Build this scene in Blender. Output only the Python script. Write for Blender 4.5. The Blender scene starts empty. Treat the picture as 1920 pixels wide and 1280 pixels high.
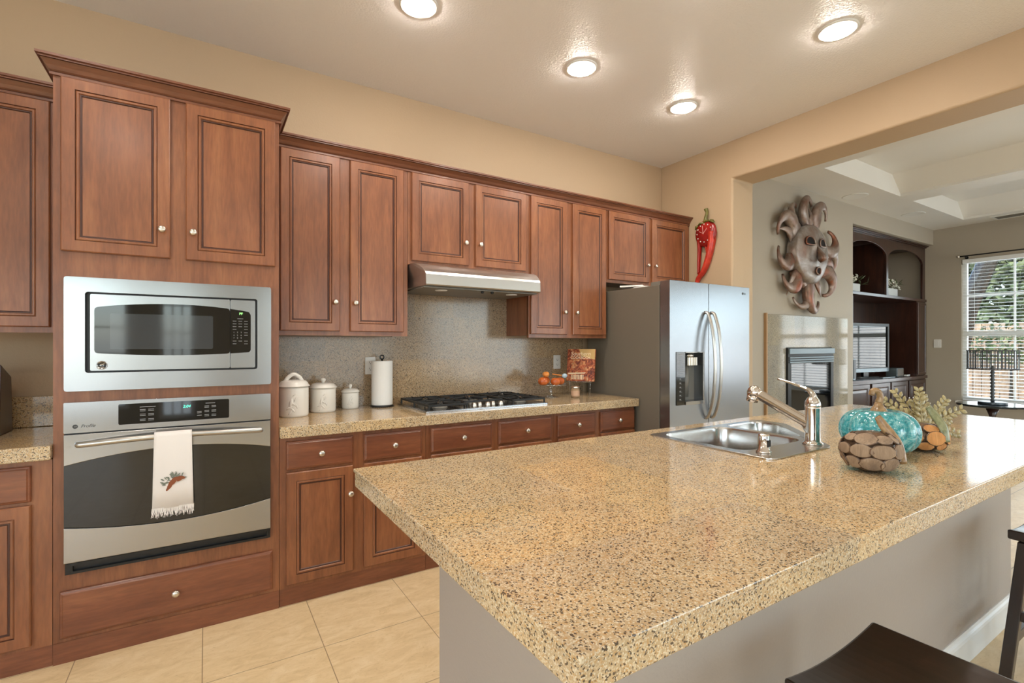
import bpy, bmesh, math, random
from mathutils import Vector, Matrix, Euler
from mathutils.geometry import tessellate_polygon
R = math.radians
PI = math.pi
sc = bpy.context.scene
COL = sc.collection
random.seed(7)

# ------------------------------------------------------------------ camera
cam_d = bpy.data.cameras.new('camera')
cam = bpy.data.objects.new('camera', cam_d)
COL.objects.link(cam)
cam_d.sensor_fit = 'HORIZONTAL'
cam_d.sensor_width = 36.0
cam_d.lens = 36.0 * 921.0 / 1920.0
cam_d.shift_y = 7.0 / 1920.0
cam_d.clip_start = 0.02
cam.location = (0, 0, 1.322)
cam.rotation_euler = (R(90), 0, R(-31.92))
sc.camera = cam

# ------------------------------------------------------------------ view
sc.view_settings.view_transform = 'Standard'
sc.view_settings.look = 'None'
sc.view_settings.gamma = 1.0
sc.view_settings.use_curve_mapping = False
sc.view_settings.exposure = 0.29

# ------------------------------------------------------------------ daylight
world = bpy.data.worlds.new('world')
sc.world = world
world.use_nodes = True
wn = world.node_tree
wn.nodes.clear()
wo = wn.nodes.new('ShaderNodeOutputWorld')
wb = wn.nodes.new('ShaderNodeBackground')
ws = wn.nodes.new('ShaderNodeTexSky')
ws.sky_type = 'NISHITA'
ws.sun_disc = False
ws.sun_elevation = R(50)
ws.sun_rotation = R(250)
ws.air_density = 1.0
ws.dust_density = 1.5
wn.links.new(ws.outputs[0], wb.inputs[0])
wb.inputs[1].default_value = 0.55
wn.links.new(wb.outputs[0], wo.inputs[0])
sd = bpy.data.lights.new('sun', 'SUN')
sd.energy = 4.0
sd.angle = R(1.0)
sd.color = (1.0, 0.93, 0.82)
sun = bpy.data.objects.new('sun', sd)
COL.objects.link(sun)
sun.rotation_euler = (R(38), 0, R(-68))      # shines towards +x, down: onto the garden fence

LAMP_GLOW = 125.0
LAMP_COL = (1.0, 0.925, 0.84)

def window_daylight(name, loc, rot, sx, sy, watts, color=(0.80, 0.90, 1.0)):
    """area lamp standing in for sky light at one window"""
    d = bpy.data.lights.new(name, 'AREA')
    d.shape = 'RECTANGLE'
    d.size, d.size_y = sx, sy
    d.energy = watts
    d.color = color
    o = bpy.data.objects.new(name, d)
    COL.objects.link(o)
    o.location = loc
    o.rotation_euler = rot
    return o

# ------------------------------------------------------------------ mesh helpers
WL = {}

def link_mesh(name, bm, mats, parent=None, origin=None, bev=0, smooth=False, seg=2, solid=0, sub=0):
    off = Vector(WL[parent]) if parent else Vector(origin if origin else (0, 0, 0))
    bmesh.ops.translate(bm, verts=bm.verts, vec=-off)
    bmesh.ops.recalc_face_normals(bm, faces=bm.faces)
    me = bpy.data.meshes.new(name)
    bm.to_mesh(me)
    bm.free()
    if not isinstance(mats, (list, tuple)):
        mats = [mats]
    for m in mats:
        me.materials.append(m)
    if smooth:
        for p in me.polygons:
            p.use_smooth = True
    o = bpy.data.objects.new(name, me)
    COL.objects.link(o)
    if parent:
        o.parent = parent
    else:
        o.location = off
    WL[o] = tuple(off)
    if sub:
        s = o.modifiers.new('sub', 'SUBSURF'); s.levels = sub; s.render_levels = sub
    if bev:
        b = o.modifiers.new('bevel', 'BEVEL')
        b.width = bev; b.segments = seg; b.limit_method = 'ANGLE'; b.angle_limit = R(40)
    if smooth == 'auto':
        try:
            me.shade_auto_smooth  # noqa
        except Exception:
            pass
    return o

def tag(o, label, cat, group=None):
    o['label'] = label
    o['category'] = cat
    if group:
        o['group'] = group
    return o

def thing(name, loc, label, cat, group=None):
    o = bpy.data.objects.new(name, None)
    o.empty_display_size = 0.05
    COL.objects.link(o)
    o.location = loc
    WL[o] = tuple(loc)
    return tag(o, label, cat, group)

def structure(name, bm, mats, **k):
    o = link_mesh(name, bm, mats, **k)
    o['kind'] = 'structure'
    return o

def B(): return bmesh.new()

def box(bm, x0, x1, y0, y1, z0, z1, mi=0):
    vs = [bm.verts.new(p) for p in ((x0,y0,z0),(x1,y0,z0),(x1,y1,z0),(x0,y1,z0),(x0,y0,z1),(x1,y0,z1),(x1,y1,z1),(x0,y1,z1))]
    for f in ((0,3,2,1),(4,5,6,7),(0,1,5,4),(1,2,6,5),(2,3,7,6),(3,0,4,7)):
        bm.faces.new([vs[i] for i in f]).material_index = mi
    return vs

def map2(axis, u, v, w):
    return {'y': (u, w, v), 'z': (u, v, w), 'x': (w, u, v)}[axis]

def plate(bm, outer, holes, w0, w1, axis='y', mi=0, side_mi=None):
    """prism of a 2D outline with holes; axis is the extrusion axis"""
    if side_mi is None: side_mi = mi
    loops = [outer] + list(holes)
    tris = tessellate_polygon([[Vector((p[0], p[1], 0)) for p in l] for l in loops])
    flat = [p for l in loops for p in l]
    A = [bm.verts.new(map2(axis, p[0], p[1], w0)) for p in flat]
    C = [bm.verts.new(map2(axis, p[0], p[1], w1)) for p in flat]
    for t in tris:
        for V in (A, C):
            try: bm.faces.new([V[i] for i in t]).material_index = mi
            except ValueError: pass
    k = 0
    for l in loops:
        n = len(l)
        for i in range(n):
            j = (i + 1) % n
            bm.faces.new((A[k+i], A[k+j], C[k+j], C[k+i])).material_index = side_mi
        k += n

def rect(x0, x1, z0, z1): return [(x0,z0),(x1,z0),(x1,z1),(x0,z1)]

def rrect(x0, x1, z0, z1, r, n=5):
    pts = []
    for cx, cz, a0 in ((x1-r, z0+r, -90), (x1-r, z1-r, 0), (x0+r, z1-r, 90), (x0+r, z0+r, 180)):
        for i in range(n + 1):
            a = R(a0 + 90*i/n)
            pts.append((cx + r*math.cos(a), cz + r*math.sin(a)))
    return pts

def circ(cx, cz, r, n=24, sx=1, sz=1):
    return [(cx + r*sx*math.cos(2*PI*i/n), cz + r*sz*math.sin(2*PI*i/n)) for i in range(n)]

def round_poly(pts, r, n=5):
    out = []
    m = len(pts)
    for i in range(m):
        p = Vector(pts[i]).to_2d(); a = Vector(pts[i-1]).to_2d(); b = Vector(pts[(i+1) % m]).to_2d()
        rr = min(r, (a-p).length*.45, (b-p).length*.45)
        s = p + (a-p).normalized()*rr; e = p + (b-p).normalized()*rr
        for k in range(n+1):
            t = k/n
            q = s*(1-t)**2 + p*2*t*(1-t) + e*t*t
            out.append((q.x, q.y))
    return out

def ring_panel(bm, x0, x1, z0, z1, yf, prof, mi_of=None):
    """panel facing -y made of concentric rectangular loops; prof = (inset, depth behind yf)"""
    loops = []
    for ins, d in prof:
        loops.append([bm.verts.new((x, yf + d, z)) for x, z in rect(x0+ins, x1-ins, z0+ins, z1-ins)])
    for a in range(len(loops) - 1):
        for i in range(4):
            j = (i+1) % 4
            f = bm.faces.new((loops[a][i], loops[a][j], loops[a+1][j], loops[a+1][i]))
            f.material_index = (mi_of[a] if mi_of else 0)
    bm.faces.new(loops[-1])
    bm.faces.new(loops[0][::-1])

def lathe(bm, prof, c=(0,0,0), axis='z', n=28, mi=0, rib=None, cap=True):
    rings = []
    M = {'z': Matrix.Identity(3), 'y-': Matrix.Rotation(R(90), 3, 'X'), 'x-': Matrix.Rotation(R(-90), 3, 'Y'), 'z-': Matrix.Rotation(R(180), 3, 'X')}[axis]
    for r, z in prof:
        ring = []
        for i in range(n):
            a = 2*PI*i/n
            rr = r * (rib(a) if rib else 1)
            v = M @ Vector((rr*math.cos(a), rr*math.sin(a), z))
            ring.append(bm.verts.new(v + Vector(c)))
        rings.append(ring)
    for a in range(len(rings)-1):
        for i in range(n):
            j = (i+1) % n
            bm.faces.new((rings[a][i], rings[a][j], rings[a+1][j], rings[a+1][i])).material_index = mi
    if cap:
        bm.faces.new(rings[0][::-1]).material_index = mi
        bm.faces.new(rings[-1]).material_index = mi

def tube(bm, pts, rad, n=10, mi=0, flat=1.0, up=Vector((0,0,1)), cap=True):
    pts = [Vector(p) for p in pts]
    m = len(pts)
    if not isinstance(rad, (list, tuple)): rad = [rad]*m
    rings = []
    u = None
    for i, p in enumerate(pts):
        t = (pts[min(i+1, m-1)] - pts[max(i-1, 0)]).normalized()
        if u is None:
            u = up.cross(t)
            if u.length < 1e-3: u = Vector((1,0,0)).cross(t)
        else:
            u = u - t*u.dot(t)
        u.normalize()
        w = t.cross(u)
        rings.append([bm.verts.new(p + u*(rad[i]*math.cos(2*PI*k/n)) + w*(rad[i]*flat*math.sin(2*PI*k/n))) for k in range(n)])
    for a in range(m-1):
        for k in range(n):
            j = (k+1) % n
            bm.faces.new((rings[a][k], rings[a][j], rings[a+1][j], rings[a+1][k])).material_index = mi
    if cap:
        bm.faces.new(rings[0][::-1]).material_index = mi
        bm.faces.new(rings[-1]).material_index = mi

def spline(pts, n=8):
    """Catmull-Rom through the points"""
    P = [Vector(p) for p in pts]
    P = [2*P[0]-P[1]] + P + [2*P[-1]-P[-2]]
    out = []
    for i in range(1, len(P)-2):
        for k in range(n):
            t = k/n
            a, b, c, d = P[i-1], P[i], P[i+1], P[i+2]
            out.append(0.5*((2*b) + (c-a)*t + (2*a-5*b+4*c-d)*t*t + (3*b-a-3*c+d)*t**3))
    out.append(P[-2])
    return out

def ball(bm, c, r, sx=1, sy=1, sz=1, mi=0, seg=16, rot=None):
    M = Matrix.Translation(c) @ (rot.to_matrix().to_4x4() if rot else Matrix.Identity(4)) @ Matrix.Diagonal((r*sx, r*sy, r*sz, 1))
    res = bmesh.ops.create_uvsphere(bm, u_segments=seg, v_segments=max(6, seg//2), radius=1, matrix=M)
    fs = {f for v in res['verts'] for f in v.link_faces}
    for f in fs:
        f.material_index = mi; f.smooth = True

def text(name, body, size, loc, parent, m, extrude=0.0003, align='CENTER', rotz=0, shear=0):
    cu = bpy.data.curves.new(name, 'FONT')
    cu.body = body; cu.size = size; cu.extrude = extrude
    cu.align_x = align; cu.align_y = 'CENTER'
    cu.shear = shear
    to = bpy.data.objects.new(name, cu)
    me = bpy.data.meshes.new_from_object(to)
    bpy.data.objects.remove(to)
    M = Matrix.Translation(Vector(loc) - Vector(WL[parent])) @ Matrix.Rotation(rotz, 4, 'Z') @ Matrix.Rotation(R(90), 4, 'X')
    me.transform(M)
    me.materials.clear(); me.materials.append(m)
    o = bpy.data.objects.new(name, me)
    COL.objects.link(o)
    o.parent = parent
    WL[o] = WL[parent]
    return o

def copy_tree(o, parent=None):
    c = o.copy()
    COL.objects.link(c)
    WL[c] = WL[o]
    if parent: c.parent = parent
    for ch in [k for k in COL.objects if k.parent == o]:
        copy_tree(ch, c)
    return c

# ------------------------------------------------------------------ materials
def S(r, g, b):
    f = lambda c: (c/255/12.92) if c/255 <= .04045 else ((c/255+.055)/1.055)**2.4
    return (f(r), f(g), f(b), 1)

class N:
    def __init__(s, name):
        s.m = bpy.data.materials.new(name)
        s.m.use_nodes = True
        s.t = s.m.node_tree
        s.b = s.t.nodes['Principled BSDF']
    def n(s, kind, **k):
        x = s.t.nodes.new('ShaderNode' + kind)
        for a, v in k.items():
            setattr(x, a, v)
        return x
    def l(s, a, b): s.t.links.new(a, b)
    def set(s, **k):
        for a, v in k.items():
            s.b.inputs[a.replace('_', ' ')].default_value = v
    def coord(s, scale=(1,1,1), rot=(0,0,0)):
        tc = s.n('TexCoord'); mp = s.n('Mapping')
        mp.inputs['Scale'].default_value = scale
        mp.inputs['Rotation'].default_value = rot
        s.l(tc.outputs['Object'], mp.inputs[0])
        return mp.outputs[0]
    def noise(s, vec, scale, detail=4, rough=.5, dist=0):
        x = s.n('TexNoise')
        x.inputs['Scale'].default_value = scale
        x.inputs['Detail'].default_value = detail
        x.inputs['Roughness'].default_value = rough
        x.inputs['Distortion'].default_value = dist
        s.l(vec, x.inputs['Vector'])
        return x.outputs['Fac']
    def ramp(s, fac, stops):
        x = s.n('ValToRGB')
        e = x.color_ramp.elements
        while len(e) < len(stops): e.new(.5)
        for q, (p, c) in zip(e, stops):
            q.position = p; q.color = c
        s.l(fac, x.inputs[0])
        return x.outputs[0]
    def mix(s, f, a, b, mode='MIX'):
        x = s.n('Mix', data_type='RGBA', blend_type=mode)
        for i, v in ((0, f), (6, a), (7, b)):
            if hasattr(v, 'links'): s.l(v, x.inputs[i])
            else: x.inputs[i].default_value = v
        return x.outputs[2]
    def bump(s, h, strength=.2, dist=.002):
        x = s.n('Bump')
        x.inputs['Strength'].default_value = strength
        x.inputs['Distance'].default_value = dist
        s.l(h, x.inputs['Height'])
        s.l(x.outputs[0], s.b.inputs['Normal'])

def plain(name, col, rough=.5, metal=0, **k):
    q = N(name)
    q.set(Base_Color=col, Roughness=rough, Metallic=metal, **k)
    return q.m

def wood(name, dark, mid, light, horiz=False, rough=.34, fine=1.0, coat=.25):
    q = N(name)
    v = q.coord((1, 1, .12) if not horiz else (.12, 1, 1))
    a = q.noise(v, 14*fine, 6, .6, .6)
    b = q.noise(v, 110*fine, 3, .6)
    c = q.noise(q.coord(), 3.2, 2, .5)
    col = q.ramp(a, [(.25, dark), (.52, mid), (.8, light)])
    g = q.ramp(b, [(.3, (.80,.80,.80,1)), (.65, (1.04,1.04,1.04,1))])
    g2 = q.ramp(c, [(.3, (.86,.84,.82,1)), (.7, (1.08,1.08,1.08,1))])
    q.l(q.mix(1, q.mix(1, col, g, 'MULTIPLY'), g2, 'MULTIPLY'), q.b.inputs['Base Color'])
    q.set(Roughness=rough, Coat_Weight=coat, Coat_Roughness=.22)
    q.bump(b, .04, .001)
    return q.m

def granite(name, base, warm, dark, light, tile=.305, rough=.09):
    q = N(name)
    v = q.coord()
    # crystals: three speckle layers
    def cells(scale):
        x = q.n('TexVoronoi'); x.inputs['Scale'].default_value = scale
        q.l(v, x.inputs['Vector'])
        s_ = q.n('SeparateColor'); q.l(x.outputs['Color'], s_.inputs[0])
        return s_.outputs[0]
    c1, c2, c3 = cells(340), cells(300), cells(460)
    big = q.noise(v, 6, 3, .6)
    col = q.ramp(c1, [(0, base), (.45, base), (.55, light), (.8, warm), (1, base)])
    col = q.mix(q.ramp(c2, [(0, (1,1,1,1)), (.15, (1,1,1,1)), (.18, (0,0,0,1))]), col, dark)
    col = q.mix(q.ramp(c3, [(.84, (0,0,0,1)), (.88, (1,1,1,1))]), col, light)
    # each stone tile has its own tint
    sn = q.n('VectorMath', operation='SNAP'); sn.inputs[1].default_value = (tile, tile, tile)
    q.l(v, sn.inputs[0])
    wnz = q.n('TexWhiteNoise', noise_dimensions='3D'); q.l(sn.outputs[0], wnz.inputs['Vector'])
    tint = q.ramp(wnz.outputs['Value'], [(0, (.93,.93,.96,1)), (.5, (1,1,1,1)), (1, (1.08,1.02,.90,1))])
    col = q.mix(1, col, tint, 'MULTIPLY')
    col = q.mix(.7, col, q.ramp(big, [(.35, (.88,.88,.9,1)), (.65, (1.1,1.06,1.0,1))]), 'MULTIPLY')
    q.l(col, q.b.inputs['Base Color'])
    q.set(Roughness=rough, Specular_IOR_Level=.55)
    return q.m

def steel(name, col=(.60,.60,.60,1), rough=.19, aniso=.4, horiz=True):
    q = N(name)
    v = q.coord((2, 2, 260) if horiz else (260, 260, 2))
    a = q.noise(v, 1.2, 3, .6)
    rr = q.n('MapRange'); rr.inputs['To Min'].default_value = rough*.9; rr.inputs['To Max'].default_value = rough*1.1
    q.l(a, rr.inputs['Value']); q.l(rr.outputs[0], q.b.inputs['Roughness'])
    q.set(Base_Color=col, Metallic=1.0, Anisotropic=aniso)
    q.bump(a, .006, .0003)
    return q.m

def glass(name, tint=(.9,.95,.95,1), gl=.12):
    m = bpy.data.materials.new(name); m.use_nodes = True
    t = m.node_tree; t.nodes.clear()
    o = t.nodes.new('ShaderNodeOutputMaterial'); mx = t.nodes.new('ShaderNodeMixShader')
    tr = t.nodes.new('ShaderNodeBsdfTransparent'); g = t.nodes.new('ShaderNodeBsdfGlossy')
    fr = t.nodes.new('ShaderNodeLayerWeight'); fr.inputs[0].default_value = .12
    tr.inputs[0].default_value = tint; g.inputs['Roughness'].default_value = .02
    ad = t.nodes.new('ShaderNodeMath'); ad.operation = 'MULTIPLY_ADD'; ad.inputs[1].default_value = .9; ad.inputs[2].default_value = gl
    t.links.new(fr.outputs[1], ad.inputs[0])
    t.links.new(ad.outputs[0], mx.inputs[0]); t.links.new(tr.outputs[0], mx.inputs[1]); t.links.new(g.outputs[0], mx.inputs[2])
    t.links.new(mx.outputs[0], o.inputs[0])
    return m

def emit(name, col, st):
    q = N(name)
    q.set(Base_Color=(0,0,0,1), Emission_Color=col, Emission_Strength=st)
    return q.m

def paint(name, col, bumpy=.25, scale=90, rough=.6):
    q = N(name)
    v = q.coord()
    a = q.noise(v, scale, 3, .6)
    b = q.noise(v, 1.3, 2, .5)
    q.l(q.mix(.35, col, q.ramp(b, [(.3, (.92*col[0], .92*col[1], .92*col[2], 1)), (.7, (1.05*col[0], 1.05*col[1], 1.05*col[2], 1))])), q.b.inputs['Base Color'])
    q.set(Roughness=rough)
    q.bump(a, bumpy, .004)
    return q.m

M = {}
M['wood'] = wood('cherry_maple', S(114,66,40), S(139,85,53), S(158,103,66))
M['wood_h'] = wood('cherry_maple_cross', S(104,57,36), S(126,73,47), S(144,89,58), horiz=True)
M['glaze'] = plain('dark_glaze', S(66,34,22), .4)
M['crown'] = wood('crown_wood', S(96,54,34), S(116,68,44), S(134,82,54), horiz=True)
M['darkwood'] = wood('dark_walnut', S(40,22,16), S(60,33,24), S(80,46,34), rough=.3)
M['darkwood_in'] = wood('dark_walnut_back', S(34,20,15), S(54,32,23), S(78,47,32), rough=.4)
M['stool'] = wood('espresso_wood', S(22,13,10), S(38,23,17), S(54,33,24), rough=.3)
M['nickel'] = plain('satin_nickel', (.68,.63,.56,1), .28, 1)
M['granite'] = granite('speckled_granite', S(186,162,126), S(184,142,88), S(86,72,58), S(214,200,172))
M['splash'] = granite('shaded_splash_granite', S(152,132,108), S(156,122,84), S(56,48,40), S(184,166,142), rough=.16)  # worktop granite again, darkened for the shade the backsplash stands in
M['firetile'] = granite('hearth_granite', S(150,146,134), S(148,136,114), S(92,88,80), S(172,168,158), tile=.33, rough=.07)
M['steel'] = steel('brushed_steel', (.42,.42,.42,1))
M['steel_v'] = steel('brushed_steel_upright', (.34,.36,.39,1), .26, .5, horiz=True)
M['steel_sink'] = steel('sink_steel', (.58,.56,.53,1), .22, .3)
M['steel_hood'] = steel('hood_steel', (.52,.50,.47,1), .32, .5)
M['chrome'] = plain('polished_nickel', (.74,.70,.66,1), .07, 1)
M['black'] = plain('black_plastic', S(14,14,15), .35)
M['blackgl'] = plain('black_glass', S(8,9,10), .04, 0, Specular_IOR_Level=.8)
M['mwglass'] = plain('grey_screen_glass', S(52,56,60), .06, 0, Specular_IOR_Level=.8)
M['iron'] = plain('cast_iron', S(24,24,24), .45)
M['fridge_side'] = paint('fridge_side_enamel', S(112,104,92), .15, 400, .45)
M['grey'] = plain('grey_plastic', S(120,116,108), .4)
M['white'] = plain('white_ceramic', S(232,228,220), .22)
M['paper'] = paint('paper_roll', S(236,234,230), .3, 220, .9)
M['plastic_w'] = plain('white_plastic', S(224,222,218), .4)
M['trimw'] = plain('white_trim', S(226,224,218), .35)
M['slat'] = plain('blind_slat', S(236,238,238), .45)
M['wall'] = paint('tan_wall', S(188,163,132))
M['wall_l'] = paint('tan_wall_daylight_tone', S(172,162,146))  # same tan paint, with the greyer daylight tone put into its colour
M['wall_b'] = paint('tan_wall_left', S(186,172,150))
M['isl'] = paint('island_wall', S(168,156,144))
def ceiling_mat():
    q = N('textured_ceiling')
    v = q.coord()
    a = q.noise(v, 85, 3, .65)
    q.set(Base_Color=S(240,238,236), Roughness=.40, Specular_IOR_Level=.45)
    q.bump(a, .55, .006)
    return q.m
M['ceil'] = ceiling_mat()
M['ceil_l'] = paint('living_ceiling', S(226,222,214), .2)
M['lamp'] = emit('lamp_lens', LAMP_COL + (1,), LAMP_GLOW)
M['led_g'] = emit('green_display', (.35, 1, .25, 1), 2.0)
M['led_c'] = emit('teal_display', (.1, 1, .6, 1), 2.0)
M['ink'] = plain('white_ink', S(150,150,150), .5)
M['ink_d'] = plain('dark_ink', S(40,42,44), .4)

def floor_mat():
    q = N('beige_floor_tile')
    tc = q.n('TexCoord'); sp = q.n('SeparateXYZ'); q.l(tc.outputs['Object'], sp.inputs[0])
    def grout(out, off):
        a = q.n('Math', operation='ADD'); a.inputs[1].default_value = off; q.l(out, a.inputs[0])
        d = q.n('Math', operation='DIVIDE'); d.inputs[1].default_value = .4535; q.l(a.outputs[0], d.inputs[0])
        f = q.n('Math', operation='FRACT'); q.l(d.outputs[0], f.inputs[0])
        c = q.n('Math', operation='SUBTRACT'); c.inputs[1].default_value = .5; q.l(f.outputs[0], c.inputs[0])
        b = q.n('Math', operation='ABSOLUTE'); q.l(c.outputs[0], b.inputs[0])
        g = q.n('Math', operation='GREATER_THAN'); g.inputs[1].default_value = .4962; q.l(b.outputs[0], g.inputs[0])
        return g.outputs[0]
    gx, gy = grout(sp.outputs[0], .013 + 4.535), grout(sp.outputs[1], -2.265 + 9.07)
    mx = q.n('Math', operation='MAXIMUM'); q.l(gx, mx.inputs[0]); q.l(gy, mx.inputs[1])
    v = q.coord((1, 2.2, 1))
    a = q.noise(v, 7, 8, .7, .8)
    b = q.noise(v, 55, 5, .7, .5)
    col = q.ramp(a, [(.3, S(206,178,134)), (.5, S(222,196,152)), (.7, S(232,210,172))])
    col = q.mix(q.ramp(b, [(.30, (.55,.55,.55,1)), (.42, (0,0,0,1))]), col, S(176,144,100))
    col = q.mix(mx.outputs[0], col, S(150,126,96))
    q.l(col, q.b.inputs['Base Color'])
    q.set(Roughness=.38)
    h = q.n('Math', operation='MULTIPLY'); h.inputs[1].default_value = -1; q.l(mx.outputs[0], h.inputs[0])
    q.bump(h.outputs[0], .3, .002)
    return q.m
M['floor'] = floor_mat()

# key dimensions (metres, camera above the origin)
WY, WX, CZ = 3.36, 3.843, 3.08      # back wall, right wall, ceiling
FY, DY = 2.72, 2.70                 # base / tall face frame, door fronts
UY, UD = 3.03, 3.01                 # upper face frame, door fronts
CT = 0.914                          # worktop height

# ================================================================== SETTING
b = B(); box(b, -3.1, 9.6, -4.7, 3.8, -.1, 0)
structure('floor', b, M['floor'])
b = B(); box(b, -3.1, 4.147, WY, WY+.12, 0, 3.2)
structure('wall_back', b, M['wall'])
LEFTW = (-3.4, .9, .5, 2.5)
b = B(); plate(b, rect(-4.6, WY, 0, 3.2), [rect(*LEFTW)], -3.1, -3.0, 'x')
structure('wall_left', b, M['wall_b'])
# right wall with the wide opening into the living room
b = B()
plate(b, [(-4.6,2.757),(2.583,2.757),(2.583,0),(WY,0),(WY,CZ+.05),(-4.6,CZ+.05)], [], WX, 4.147, 'x')
structure('wall_right', b, M['wall'], bev=.016, seg=3)
# kitchen ceiling
b = B(); box(b, -3.1, 3.99, -4.7, WY+.1, CZ, CZ+.12)
structure('ceiling', b, M['ceil'])
# living room ceiling with two coffers
CA, CB = (5.209, 6.966), (7.316, 9.015)
b = B()
plate(b, rect(3.99, 9.6, -4.7, 3.8), [rect(CA[0], CA[1], -3.0, 2.50), rect(CB[0], CB[1], -3.0, 2.50)], CZ, CZ+.03, 'z')
for c in (CA, CB):
    ins = .22
    lo = [(c[0],-3.0),(c[1],-3.0),(c[1],2.5),(c[0],2.5)]
    hi = [(c[0]+ins,-2.9),(c[1]-ins,-2.9),(c[1]-ins,2.5),(c[0]+ins,2.5)]
    A_ = [b.verts.new((p[0],p[1],CZ+.03)) for p in lo]; C_ = [b.verts.new((p[0],p[1],CZ+.22)) for p in hi]
    for i in range(4):
        j = (i+1) % 4
        b.faces.new((A_[i], A_[j], C_[j], C_[i]))
    b.faces.new(C_)
box(b, 3.99, 9.6, -4.7, 3.8, CZ+.3, CZ+.4)
structure('ceiling_living', b, M['ceil_l'])
# living room walls
b = B()
plate(b, [(4.147,0),(6.90,0),(6.90,2.85),(9.45,2.85),(9.45,CZ+.02),(4.147,CZ+.02)], [], 2.97, 3.12, 'y')
box(b, 6.80, 6.90, 3.12, 3.75, 0, 2.95)
box(b, 6.80, 9.6, 3.68, 3.8, 0, 2.95)
box(b, 6.80, 9.6, 3.12, 3.8, 2.85, 2.95)
structure('wall_living', b, M['wall_l'], bev=.012)
# far wall with windows
WINS = [(1.55, 2.641), (.50, 1.39), (-3.3, -1.2)]
ZW0, ZW1 = .513, 2.579
b = B()
plate(b, rect(-4.6, 3.8, 0, CZ+.3), [rect(y0, y1, ZW0, ZW1) for y0, y1 in WINS], 9.45, 9.60, 'x')
structure('wall_far', b, M['wall_l'])
# wall behind the camera with windows, the two widest added for fill light
REAR = [(-2.95, -1.05, .3, 2.5), (-.66, -.16, .1, 2.5), (1.3, 3.7, .3, 2.5), (4.6, 9.0, .3, 2.5)]
b = B()
plate(b, rect(-3.1, 9.6, 0, CZ+.3), [rect(x0, x1, z0, z1) for x0, x1, z0, z1 in REAR], -4.72, -4.6, 'y')
structure('wall_rear', b, M['wall_l'])
b = B(); box(b, 9.435, 9.45, 2.64+.03, 3.07, 0, .13)
structure('baseboard_far', b, M['trimw'])
b = B(); box(b, 4.147, 4.95, 2.955, 2.97, 0, .13)
structure('baseboard_living', b, M['trimw'])

M['pane'] = glass('window_glass', (.94,.97,.97,1), .04)
wi = [0]
def win_x(y0, y1):
    """double hung window in the far wall with a grid and a blind"""
    wi[0] += 1
    b = B()
    plate(b, rect(y0, y1, ZW0, ZW1), [rect(y0+.05, y1-.05, ZW0+.06, 1.455), rect(y0+.05, y1-.05, 1.525, ZW1-.05)], 9.50, 9.55, 'x')
    ym = (y0+y1)/2
    box(b, 9.515, 9.535, ym-.01, ym+.01, ZW0+.05, ZW1-.05)
    box(b, 9.5135, 9.5365, y0+.05, y1-.05, 2.035, 2.06)
    w = structure('window_%d' % wi[0], b, M['trimw'])
    b = B(); box(b, 9.522, 9.526, y0+.04, y1-.04, ZW0+.05, ZW1-.04)
    link_mesh('window_pane', b, M['pane'], w)
    b = B(); box(b, 9.36, 9.50, y0-.05, y1+.05, ZW0-.035, ZW0-.005)
    link_mesh('window_sill', b, M['trimw'], w, bev=.006)
    box_bl = thing('window_blind', (9.47, ym, ZW0), '', 'blind', 'white slatted blinds on the far wall')
    b = B(); box(b, 9.44, 9.495, y0+.01, y1-.01, ZW1-.06, ZW1-.002)
    link_mesh('headrail', b, M['slat'], box_bl, bev=.004)
    b = B()
    z = ZW0+.05
    while z < ZW1-.07:
        dy = .021
        vs = [b.verts.new(p) for p in ((9.468-dy, y0+.012, z-.003),(9.468+dy, y0+.012, z+.003),(9.468+dy, y1-.012, z+.003),(9.468-dy, y1-.012, z-.003))]
        vt = [b.verts.new(v.co + Vector((0,0,.0025))) for v in vs]
        for f in ((0,1,2,3),): b.faces.new([vs[i] for i in f]); b.faces.new([vt[i] for i in f[::-1]])
        for i in range(4): b.faces.new((vs[i], vs[(i+1)%4], vt[(i+1)%4], vt[i]))
        z += .0485
    link_mesh('slats', b, M['slat'], box_bl)
    b = B(); box(b, 9.445, 9.49, y0+.012, y1-.012, ZW0+.005, ZW0+.025)
    link_mesh('bottom_rail', b, M['slat'], box_bl, bev=.004)
    for yy in (y0+.14, y1-.14):
        b = B(); tube(b, [(9.468, yy, ZW0+.02), (9.468, yy, ZW1-.03)], .0012, 5)
        link_mesh('ladder_cord', b, M['slat'], box_bl)
    return box_bl
LB = ['white slatted blind behind the drum shaded lamp, nearest the built-in', 'white slatted blind on the window just right of the lamp window', 'white slatted blind on the farthest right window of the living room']
for (y0, y1), lb in zip(WINS, LB):
    win_x(y0, y1)['label'] = lb
# curtain rod over the lamp window
t = thing('curtain_rod', (9.38, 2.66, 2.62), 'thin bronze curtain rod above the living room window', 'curtain rod')
b = B(); tube(b, [(9.38, 2.64, 2.62), (9.38, 1.45, 2.62)], .009, 10)
link_mesh('rod', b, M['iron'], t, smooth=True)
b = B(); ball(b, (9.38, 2.66, 2.62), .022)
link_mesh('finial', b, M['nickel'], t)
b = B(); tube(b, [(9.45, 2.58, 2.60), (9.38, 2.58, 2.61)], .008, 8); lathe(b, [(.02,0),(.02,.006)], (9.444, 2.58, 2.60), 'x-')
link_mesh('bracket', b, M['iron'], t)
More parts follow.
